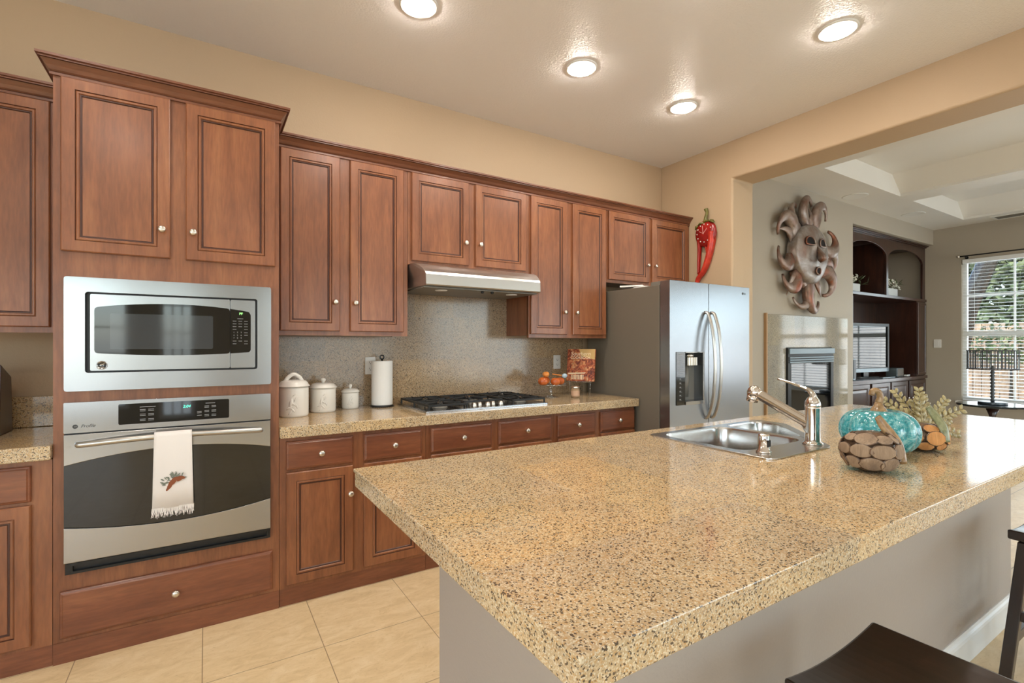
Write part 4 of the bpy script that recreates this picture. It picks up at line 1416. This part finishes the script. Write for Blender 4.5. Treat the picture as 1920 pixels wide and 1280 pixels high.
M['louver'] = plain('grey_louver', S(120,132,138), .3, .6)
b = B()
box(b, 5.34, 6.30, 2.905, 2.925, 1.225, 1.285)
for z in (1.185, 1.160, 1.135):
    box(b, 5.35, 6.29, 2.910, 2.926, z-.008, z+.008)
link_mesh('louver_hood', b, M['louver'], ins, bev=.003)
M['lamps_g'] = None

# metal sun mask
def rust_mat(pale=0):
    q = N('aged_metal'); v = q.coord()
    a = q.noise(v, 5, 5, .6, .6); c_ = q.noise(v, 24, 4, .6)
    col = q.ramp(a, [(.32, S(140,78,50)), (.45, S(128,100,86)), (.58, S(150,134,124)), (.75, S(178,172,168))])
    if pale: col = q.ramp(a, [(.30, S(128,96,82)), (.45, S(142,130,122)), (.6, S(166,160,156)), (.75, S(190,188,186))])
    q.l(q.mix(.5, col, q.ramp(c_, [(.3,(.7,.7,.7,1)),(.7,(1.15,1.15,1.15,1))]), 'MULTIPLY'), q.b.inputs['Base Color'])
    q.set(Metallic=.55, Roughness=.36)
    q.bump(c_, .2, .004)
    return q.m
M['rust'] = rust_mat()
M['void'] = plain('dark_void', S(20,14,12), .9)
MX, MZ, MY = 5.70, 2.345, 2.97
t = thing('sun_mask', (MX, MY-.05, MZ), 'large metal sun face mask with curling rays on the living room wall', 'wall sculpture')
b = B()
# face: convex relief, chin narrower, with brow, cheeks and chin
na, nr = 40, 16
FW, FH, FDp = .345, .325, .05
rings = []
def facep(u, v):
    rr = min(1, math.sqrt(u*u+v*v))
    d = FDp*(1-rr**2.6)**.8 if rr < 1 else 0
    d += .012*math.exp(-((u/.16)**2 + ((v+.02)/.34)**2))        # nose ridge
    d += .010*math.exp(-(((abs(u)-.5)/.2)**2 + ((v+.28)/.16)**2))   # cheeks
    d -= .012*math.exp(-(((abs(u)-.36)/.17)**2 + ((v-.30)/.14)**2)) # eye hollows
    d += .02*math.exp(-((u/.3)**2 + ((v+.80)/.14)**2))
    return d
for k in range(nr+1):
    rr = k/nr
    ring = []
    for i in range(na):
        a = 2*PI*i/na
        u, v = rr*math.cos(a), rr*math.sin(a)
        wfac = 1 - .16*max(0, -v)
        ring.append(b.verts.new((MX - .02 + u*FW*wfac, MY-.12-facep(u,v), MZ - .02 + v*FH)))
        if k == 0: break
    rings.append(ring)
for i in range(na):
    b.faces.new((rings[0][0], rings[1][i], rings[1][(i+1) % na]))
for k in range(1, nr):
    for i in range(na):
        j = (i+1) % na
        b.faces.new((rings[k][i], rings[k+1][i], rings[k+1][j], rings[k][j]))
back = [b.verts.new((v.co.x, MY-.03, v.co.z)) for v in rings[-1]]
for i in range(na):
    j = (i+1) % na
    b.faces.new((rings[-1][i], back[i], back[j], rings[-1][j]))
M['mface'] = rust_mat(1)
face = link_mesh('face', b, M['mface'], t, smooth=True)
def on_face(u, v, lift=.004): 
    w_ = 1 - .16*max(0, -v)
    return Vector((MX - .02 + u*FW*w_, MY-.12-facep(u,v)-lift, MZ - .02 + v*FH))
def face_patch(nm, cu, cv, ru, rv, m, lift, cut=None):
    b = B(); c0 = b.verts.new(on_face(cu, cv, lift)); ring = []
    for i in range(24):
        a = 2*PI*i/24
        vv = math.sin(a)*rv
        if cut is not None: vv = max(vv, cut)
        ring.append(b.verts.new(on_face(cu+math.cos(a)*ru, cv+vv, lift)))
    for i in range(24): b.faces.new((c0, ring[i], ring[(i+1) % 24]))
    o = link_mesh(nm, b, m, face)
    b = B(); tube(b, [on_face(cu+math.cos(a)*ru*1.05, cv+(max(math.sin(a)*rv*1.05, cut) if cut is not None else math.sin(a)*rv*1.05), lift+.002) for a in [2*PI*i/24 for i in range(25)]], .009, 8, cap=False)
    link_mesh(nm+'_rim', b, M['rust'], face, smooth=True)
face_patch('eye', -.38, .34, .22, .19, M['void'], .010, -.07)
face_patch('eye', .36, .34, .20, .19, M['void'], .010, -.07)
face_patch('mouth', .08, -.58, .15, .12, M['void'], .010)
b = B()
np_ = [on_face(0, .22, -.01), on_face(0, .08, .012), on_face(0, -.08, .035), on_face(0, -.20, .05), on_face(0, -.26, .02)]
tube(b, np_, [.012,.022,.036,.046,.026], 12)
link_mesh('nose', b, M['rust'], face, smooth=True)
rr_ = random.Random(11)
def curl(a, size, hand, wd):
    """a horn shaped ray that curls round"""
    b = B()
    c = Vector((math.cos(a), 0, math.sin(a))); s_ = Vector((-math.sin(a), 0, math.cos(a)))*hand
    base = Vector((MX-.01, MY-.05, MZ-.0)) + Vector((c.x*FW*1.0, 0, c.z*FH*1.0))
    pts = []; rad = []
    n = 16
    for i in range(n+1):
        f = i/n
        th = f*4.1
        r_ = size*.52
        p = base + c*(r_*1.0 + r_*1.0*-math.cos(th)*(1-.25*f)) + s_*(r_*.95*math.sin(th)*(1-.2*f)-.0)
        p += Vector((0, -.035*math.sin(f*PI), 0))
        pts.append(p); rad.append(wd*(.7+.55*math.sin(PI*min(1, f*1.25)))*(1-.75*f) + .005)
    tube(b, pts, rad, 12, flat=.62, up=Vector((0,-1,0)))
    link_mesh('curled_ray', b, M['rust'], t, smooth=True)
def flame(a, L, wd, bend=.2):
    b = B()
    c = Vector((math.cos(a), 0, math.sin(a))); s_ = Vector((-math.sin(a), 0, math.cos(a)))
    base = Vector((MX-.01, MY-.05, MZ-.0)) + Vector((c.x*FW*.85, 0, c.z*FH*.85))
    pts = [base + c*L*(f*1.0) + s_*(bend*L*math.sin(f*PI*.9)) + Vector((0,-.03*math.sin(f*PI),0)) for f in [i/8 for i in range(9)]]
    rad = [wd*.55, wd*.85, wd, wd*.98, wd*.85, wd*.66, wd*.44, wd*.22, .002]
    tube(b, pts, rad, 10, flat=.35, up=Vector((0,-1,0)))
    link_mesh('pointed_ray', b, M['rust'], t, smooth=True)
for i in range(11):
    a = 2*PI*(i+.5)/11 + .12
    sz = .30 if math.cos(a) < .3 else .24
    curl(a, rr_.uniform(.25,.34), 1 if i % 4 else -1, rr_.uniform(.062,.088))
for i in range(10):
    a = 2*PI*i/10 + .30
    flame(a, .30 + .05*math.sin(i*2.3), .055, .25 if i % 2 else -.2)
b = B(); box(b, MX-.2, MX+.2, MY-.10, MY-.001, MZ-.2, MZ+.2)
link_mesh('wall_mount', b, M['iron'], t)

# built-in entertainment cabinet in the niche
EY = 3.07
t = thing('entertainment_center', (8.2, 3.3, 0), 'dark walnut built-in media cabinet with two arched openings', 'media cabinet')
EX0, EX1 = 6.93, 9.44
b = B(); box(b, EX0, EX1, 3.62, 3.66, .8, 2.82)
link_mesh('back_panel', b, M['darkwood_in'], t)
def arch(x0, x1, zs, zr, n=14):
    xm, hw = (x0+x1)/2, (x1-x0)/2
    return [(x0, 2.03), (x1, 2.03)] + [(xm + hw*math.cos(PI*i/n), zs + (zr-zs)*math.sin(PI*i/n)) for i in range(n+1)]
b = B()
plate(b, rect(EX0, EX1, 2.025, 2.80), [arch(7.02, 8.10, 2.56, 2.72), arch(8.16, 9.35, 2.56, 2.72)], EY, EY+.03, 'y')
link_mesh('arched_face', b, M['darkwood'], t, bev=.003)
b = B(); box(b, 8.11, 8.15, EY+.0305, 3.62, 2.03, 2.78)
link_mesh('divider', b, M['darkwood'], t)
b = B()
for k, (o, z0, z1) in enumerate(((0,2.80,2.815),(.02,2.815,2.83),(.045,2.83,2.848))): box(b, EX0, EX1, EY-o, 3.62, z0, z1)
link_mesh('crown', b, M['darkwood'], t, bev=.003)
b = B(); box(b, EX0, EX1, EY-.02, 3.62, 1.985, 2.024)
link_mesh('shelf', b, M['darkwood'], t, bev=.003)
for x0, x1 in ((EX0, 7.10), (9.12, EX1)):
    b = B(); box(b, x0, x1, EY, 3.62, .861, 1.984)
    o = link_mesh('side_pillar', b, M['darkwood'], t)
    b = B(); ring_panel(b, x0+.01, x1-.01, .88, 1.965, EY-.018, [(0,.017),(0,.003),(.003,0),(.03,0),(.036,.006),(.05,.006)])
    link_mesh('pillar_door', b, M['darkwood'], o)
b = B()
n = 16
front = [(EX0 + (EX1-EX0+.0)*i/n, EY-.03 - .045*math.sin(PI*i/n)) for i in range(n+1)]
plate(b, front + [(EX1, 3.62), (EX0, 3.62)], [], .822, .860, 'z')
link_mesh('counter', b, M['darkwood'], t, bev=.008, seg=3)
b = B(); box(b, EX0, EX1, EY, 3.62, .001, .8215)
lo = link_mesh('base', b, M['darkwood'], t)
for x0, x1, kx in ((6.96,7.55,None),(7.62,8.17,7.66),(8.22,8.76,8.72),(8.82,9.41,8.86)):
    b = B(); ring_panel(b, x0, x1, .10, .80, EY-.02, [(0,.019),(0,.004),(.004,0),(.055,0),(.060,.006),(.075,.008),(.105,.002)])
    d = link_mesh('door', b, M['darkwood'], lo)
    if kx:
        b = B(); lathe(b, [(.008,0),(.008,.015),(.018,.024),(.012,.034)], (kx, EY-.02, .55), 'y-', 16)
        link_mesh('knob', b, M['chrome'], d, smooth=True)

# television and things around it
t = thing('television', (7.98, 3.28, .861), 'flat screen television on the media cabinet reflecting a window', 'television')
t.rotation_euler = (0, 0, R(-6)); WL[t] = (0,0,0)
b = B(); plate(b, rrect(-.56,.56,.075,.775,.01), [rrect(-.525,.525,.14,.735,.004)], -.02, .03, 'y'); box(b, -.55,.55,.0,.05,.08,.77)
tv = link_mesh('frame', b, M['black'], t, bev=.004)
b = B(); box(b, -.53, .53, -.006, -.0005, .135, .74)
link_mesh('screen', b, M['blackgl'], tv)
b = B(); plate(b, rrect(-.54,.54,.08,.128,.006), [], -.028, -.0205, 'y')
link_mesh('speaker_bar', b, M['louver'], tv)
b = B(); plate(b, circ(0,.0,.26,28,1,.45), [], .0005, .016, 'z'); box(b, -.06,.06,-.01,.03,.016,.08)
link_mesh('stand', b, M['black'], t)
t = thing('loudspeaker', (7.24, 3.13, .861), 'slim silver tower loudspeaker left of the television', 'speaker')
b = B(); box(b, 7.20, 7.275, 3.10, 3.17, .8615, 1.14)
link_mesh('cabinet', b, M['louver'], t, bev=.004)
b = B(); box(b, 7.208, 7.267, 3.094, 3.0995, .88, 1.13)
link_mesh('grille', b, M['black'], t)
t = thing('cable_box', (8.62, 3.2, .861), 'small silver electronics box right of the television', 'electronics')
b = B(); box(b, 8.58, 8.80, 3.12, 3.26, .8615, .985)
link_mesh('case', b, M['louver'], t, bev=.004)
b = B(); plate(b, rrect(8.59,8.79,.87,.975,.006), [], 3.115, 3.1195, 'y')
link_mesh('front_panel', b, M['steel'], t)
t = thing('remote_control', (8.95, 3.14, .861), 'small white remote control at the right end of the media counter', 'remote')
b = B(); plate(b, [(8.88,3.10),(9.06,3.13),(9.05,3.17),(8.87,3.14)], [], .8615, .880, 'z')
link_mesh('case', b, M['plastic_w'], t, bev=.004)
b = B()
for i in range(4): plate(b, circ(8.91+i*.036, 3.126+i*.006, .008, 10), [], .880, .883, 'z')
link_mesh('buttons', b, M['black'], t)
t = thing('media_player', (8.15, 3.10, .861), 'flat silver disc player lying in front of the television', 'electronics')
b = B(); box(b, 7.95, 8.35, 3.055, 3.10, .8615, .875)
link_mesh('case', b, M['louver'], t, bev=.003)

M['petal'] = plain('white_petals', S(232,230,214), .6)
M['leafd'] = plain('dark_green_leaf', S(84,96,60), .5)
M['box_w'] = plain('whitewashed_box', S(206,208,206), .6)
def planter(x, y, w, label):
    t = thing('planter_box', (x, y, 2.0245), label, 'planter', 'white flower boxes on the media cabinet shelf')
    b = B(); plate(b, rect(x-w/2, x+w/2, y-.07, y+.07), [rect(x-w/2+.012, x+w/2-.012, y-.058, y+.058)], 2.0255, 2.17, 'z'); box(b, x-w/2+.01, x+w/2-.01, y-.06, y+.06, 2.03, 2.15)
    link_mesh('box', b, M['box_w'], t)
    g = random.Random(int(x*100))
    bp, bl = B(), B()
    for i in range(16):
        px = x + g.uniform(-w*.62, w*.62); py = y + g.uniform(-.10, .05); pz = 2.19 + g.uniform(0, .11) - abs(px-x)*.12
        r_ = g.uniform(.030, .045)
        for k in range(6):
            a = 2*PI*k/6 + g.random(); tl = g.uniform(.2, .7)
            d = Vector((math.cos(a)*math.cos(tl), -.5*math.sin(tl)+math.sin(a)*.3, math.sin(a)*math.cos(tl)))
            tube(bp, [(px,py,pz), Vector((px,py,pz))+d*r_*.5, Vector((px,py,pz))+d*r_], [.003,.014,.003], 6, flat=.3)
    for i in range(14):
        px = x + g.uniform(-w*.75, w*.8); py = y + g.uniform(-.12, .05); pz = 2.16 + g.uniform(0, .10)
        d = Vector((g.uniform(-1,1), g.uniform(-.6,.1), g.uniform(-.3,.9))).normalized()
        tube(bl, [(px,py,pz), Vector((px,py,pz))+d*.05, Vector((px,py,pz))+d*.10], [.002,.014,.001], 6, flat=.25)
    link_mesh('blossoms', bp, M['petal'], t, smooth=True)
    link_mesh('leaves', bl, M['leafd'], t, smooth=True)
planter(7.50, 3.30, .40, 'white box of white blossoms in the left arched opening')
planter(8.70, 3.30, .40, 'white box of white blossoms in the right arched opening')

# switch on the far wall
t = thing('light_switch', (9.45, 2.92, 1.346), 'white light switch on the far wall beside the media cabinet', 'light switch')
b = B(); plate(b, rrect(2.875,2.965,1.285,1.41,.006), [], 9.442, 9.4495, 'x')
link_mesh('cover_plate', b, M['plastic_w'], t, bev=.002)
b = B(); plate(b, rrect(2.903,2.937,1.315,1.38,.003), [], 9.438, 9.442, 'x')
link_mesh('rocker', b, M['plastic_w'], t)

# round side table and lamp
TX, TY = 8.20, 2.00
t = thing('side_table', (TX, TY, 0), 'round dark pedestal table in front of the living room window', 'side table')
b = B(); lathe(b, [(.30,.570),(.33,.575),(.335,.590),(.33,.599),(.05,.600)], (TX,TY,0), n=48)
link_mesh('table_top', b, plain('blackened_top', S(30,38,42), .12), t, smooth=False)
b = B(); lathe(b, [(.05,.08),(.035,.15),(.045,.30),(.03,.45),(.07,.565)], (TX,TY,0), n=24)
link_mesh('pedestal', b, M['darkwood'], t, smooth=True)
b = B(); lathe(b, [(.21,.001),(.21,.02),(.10,.06),(.05,.085)], (TX,TY,0), n=32)
link_mesh('foot', b, M['darkwood'], t, smooth=True)
t = thing('table_lamp', (TX, TY, .6005), 'table lamp with sheer striped drum shade on the round side table', 'lamp')
b = B(); lathe(b, [(.135,0),(.137,.004),(.135,.026),(.12,.030),(.012,.032)], (TX,TY,.6008), n=36)
link_mesh('base', b, plain('lamp_base', S(34,46,56), .25), t)
b = B()
pr = [(.016,.03)]
for i in range(10): pr += [(.024,.045+i*.043),(.014,.064+i*.043)]
lathe(b, pr+[(.012,.47)], (TX,TY,.6008), n=16)
link_mesh('twisted_stem', b, plain('lamp_stem', S(56,62,66), .4), t, smooth=True)
b = B()
for z in (1.03, 1.255):
    tube(b, [(TX+.235*math.cos(a), TY+.235*math.sin(a), z) for a in [2*PI*i/40 for i in range(41)]], .006, 6, cap=False)
for i in range(44):
    a = 2*PI*i/44
    w = .010 if i % 4 else .004
    p = [(TX+.235*math.cos(a+da), TY+.235*math.sin(a+da)) for da in (-w/.47, w/.47)]
    p += [(TX+.231*math.cos(a+da), TY+.231*math.sin(a+da)) for da in (w/.47, -w/.47)]
    plate(b, p, [], 1.03, 1.255, 'z')
link_mesh('lamp_shade', b, plain('shade_threads', S(70,74,80), .6), t)

# ================================================================== GARDEN
def ground():
    q = N('garden_soil'); v = q.coord(); a = q.noise(v, 4, 5, .6)
    q.l(q.ramp(a, [(.3, S(120,100,76)), (.7, S(168,148,118))]), q.b.inputs['Base Color']); q.set(Roughness=1)
    return q.m
b = B(); box(b, 9.6, 30, -16, 14, -.2, -.1)
g_ = structure('ground', b, ground())
b = B(); box(b, -10, 9.6, -16, -4.75, -.2, -.1)
structure('patio_ground', b, plain('patio_concrete', S(176,172,164), .9))
M['fence'] = wood('cedar_fence', S(196,160,128), S(220,188,156), S(234,208,180), rough=.9, coat=0)
t = thing('garden_fence', (15, -1, -.1), 'sunlit tan board fence outside the living room window', 'fence')
b = B()
y = -14.0
while y < 11:
    box(b, 15.0, 15.02, y, y+.138, -.1, 1.82)
    y += .15
link_mesh('boards', b, M['fence'], t)
b = B()
for z in (.2, 1.4): box(b, 15.02, 15.06, -14, 11, z, z+.09)
link_mesh('rails', b, M['fence'], t)
def leafmat(name, c1, c2):
    q = N(name); v = q.coord(); a = q.noise(v, 3, 3, .6)
    q.l(q.ramp(a, [(.3, c1), (.7, c2)]), q.b.inputs['Base Color']); q.set(Roughness=.6)
    return q.m
M['lf'] = leafmat('sunlit_tree_leaves', S(82,100,60), S(170,182,136))  # pale end puts the sun's highlights into the leaf colour
M['lf2'] = leafmat('hedge_leaves', S(56,76,44), S(120,140,88))
M['trunk'] = skin('tree_bark', S(40,36,32), S(72,64,54), 20)
def foliage(b, c, rx, ry, rz, n, g, s_=.10):
    for i in range(n):
        while True:
            p = Vector((g.uniform(-1,1), g.uniform(-1,1), g.uniform(-1,1)))
            if .35 < p.length < 1: break
        q = Vector(c) + Vector((p.x*rx, p.y*ry, p.z*rz))
        d = Vector((g.uniform(-1,1), g.uniform(-1,1), g.uniform(-.6,.6))).normalized()*s_*g.uniform(.6,1.4)
        w = d.cross(Vector((g.uniform(-1,1), g.uniform(-1,1), g.uniform(-1,1)))).normalized()*s_*.32
        vs = [b.verts.new(q-d*.5), b.verts.new(q+w), b.verts.new(q+d*.5+Vector((0,0,-.02))), b.verts.new(q-w)]
        b.faces.new(vs)
def tree(loc, label, trunk, rad, crowns, name='tree', mat='lf', s_=.21):
    t = thing(name, loc, label, 'tree' if name == 'tree' else 'shrub', 'trees beyond the living room window' if name == 'tree' else 'shrubs along the fence')
    g = random.Random(int(loc[1]*77+loc[0]))
    b = B(); tube(b, spline(trunk, 6), [rad*(1-.5*i/(6*(len(trunk)-1))) for i in range(6*(len(trunk)-1)+1)], 12)
    link_mesh('trunk', b, M['trunk'], t, smooth=True)
    b = B()
    for c, r_, n in crowns: foliage(b, c, r_[0], r_[1], r_[2], n, g, s_)
    link_mesh('foliage', b, M[mat], t)
    return t
tree((12.6, 3.0, -.1), 'leaning dark-trunked tree just outside the living room window, in front of the fence', [(12.6,3.75,-.1),(12.6,3.62,1.0),(12.6,3.45,2.0),(12.6,3.15,2.9),(12.7,2.8,4.2),(12.9,2.6,5.2)], .22,
     [((13.6,2.0,4.6),(1.6,2.4,1.3),1500)])
tree((17.5, 4.6, -.1), 'bushy tree behind the fence at the left of the window view', [(17.5,4.6,-.1),(17.4,4.6,2.0),(17.5,4.5,4.0)], .2,
     [((17.2,4.5,3.0),(1.3,2.1,2.2),9500)])
tree((17.5, .8, -.1), 'bushy tree behind the fence at the middle of the window view', [(17.5,.8,-.1),(17.4,.8,2.0),(17.5,.8,4.0)], .2,
     [((17.2,.75,3.1),(1.4,1.55,2.1),4200)])
tree((17.5, -3.6, -.1), 'bushy tree behind the fence, farthest right of the window view', [(17.5,-3.4,-.1),(17.4,-3.4,2.0),(17.5,-3.4,4.0)], .2,
     [((17.2,-3.5,3.3),(1.6,2.6,2.1),3600)])
tree((14.2, 1.2, -.1), 'low green shrub in front of the fence', [(14.2,1.2,-.1),(14.2,1.2,.4)], .04,
     [((14.2,1.2,.65),(.5,.7,.55),900)], 'shrub', 'lf2', .09)
tree((14.3, 3.2, -.1), 'taller green shrub in front of the fence by the leaning trunk', [(14.3,3.2,-.1),(14.3,3.2,.8)], .04,
     [((14.3,3.2,1.35),(.45,.8,.45),800)], 'shrub', 'lf2', .09)

# area lamps standing in for daylight, one at each window opening
def day(name, loc, rot, sx, sy, rad, color=(.84,.92,1.0)):
    window_daylight(name, loc, rot, sx, sy, rad*PI*sx*sy, color)
day('daylight_far_a', (9.58, 2.1, 1.55), (0, R(90), 0), 2.0, 1.05, 3.6)
day('daylight_far_b', (9.58, .95, 1.55), (0, R(90), 0), 2.0, .85, 3.6)
day('daylight_far_c', (9.58, -2.25, 1.55), (0, R(90), 0), 2.0, 2.0, 3.5)
day('fill_rear_a', (2.5, -4.74, 1.4), (R(90), 0, 0), 2.4, 2.2, 2.2)  # unseen window and lamp added for light on the island base
day('fill_rear_b', (6.8, -4.74, 1.4), (R(90), 0, 0), 4.4, 2.2, 4.0)  # unseen wide window and lamp added to fill the rooms with light
day('daylight_rear_c', (-2.0, -4.74, 1.4), (R(90), 0, 0), 1.9, 2.2, 1.9)
day('daylight_rear_d', (-.41, -4.74, 1.3), (R(90), 0, 0), .5, 2.4, 1.7)
day('daylight_left', (-3.12, -1.25, 1.5), (0, R(-90), 0), 2.0, 4.3, 2.4)
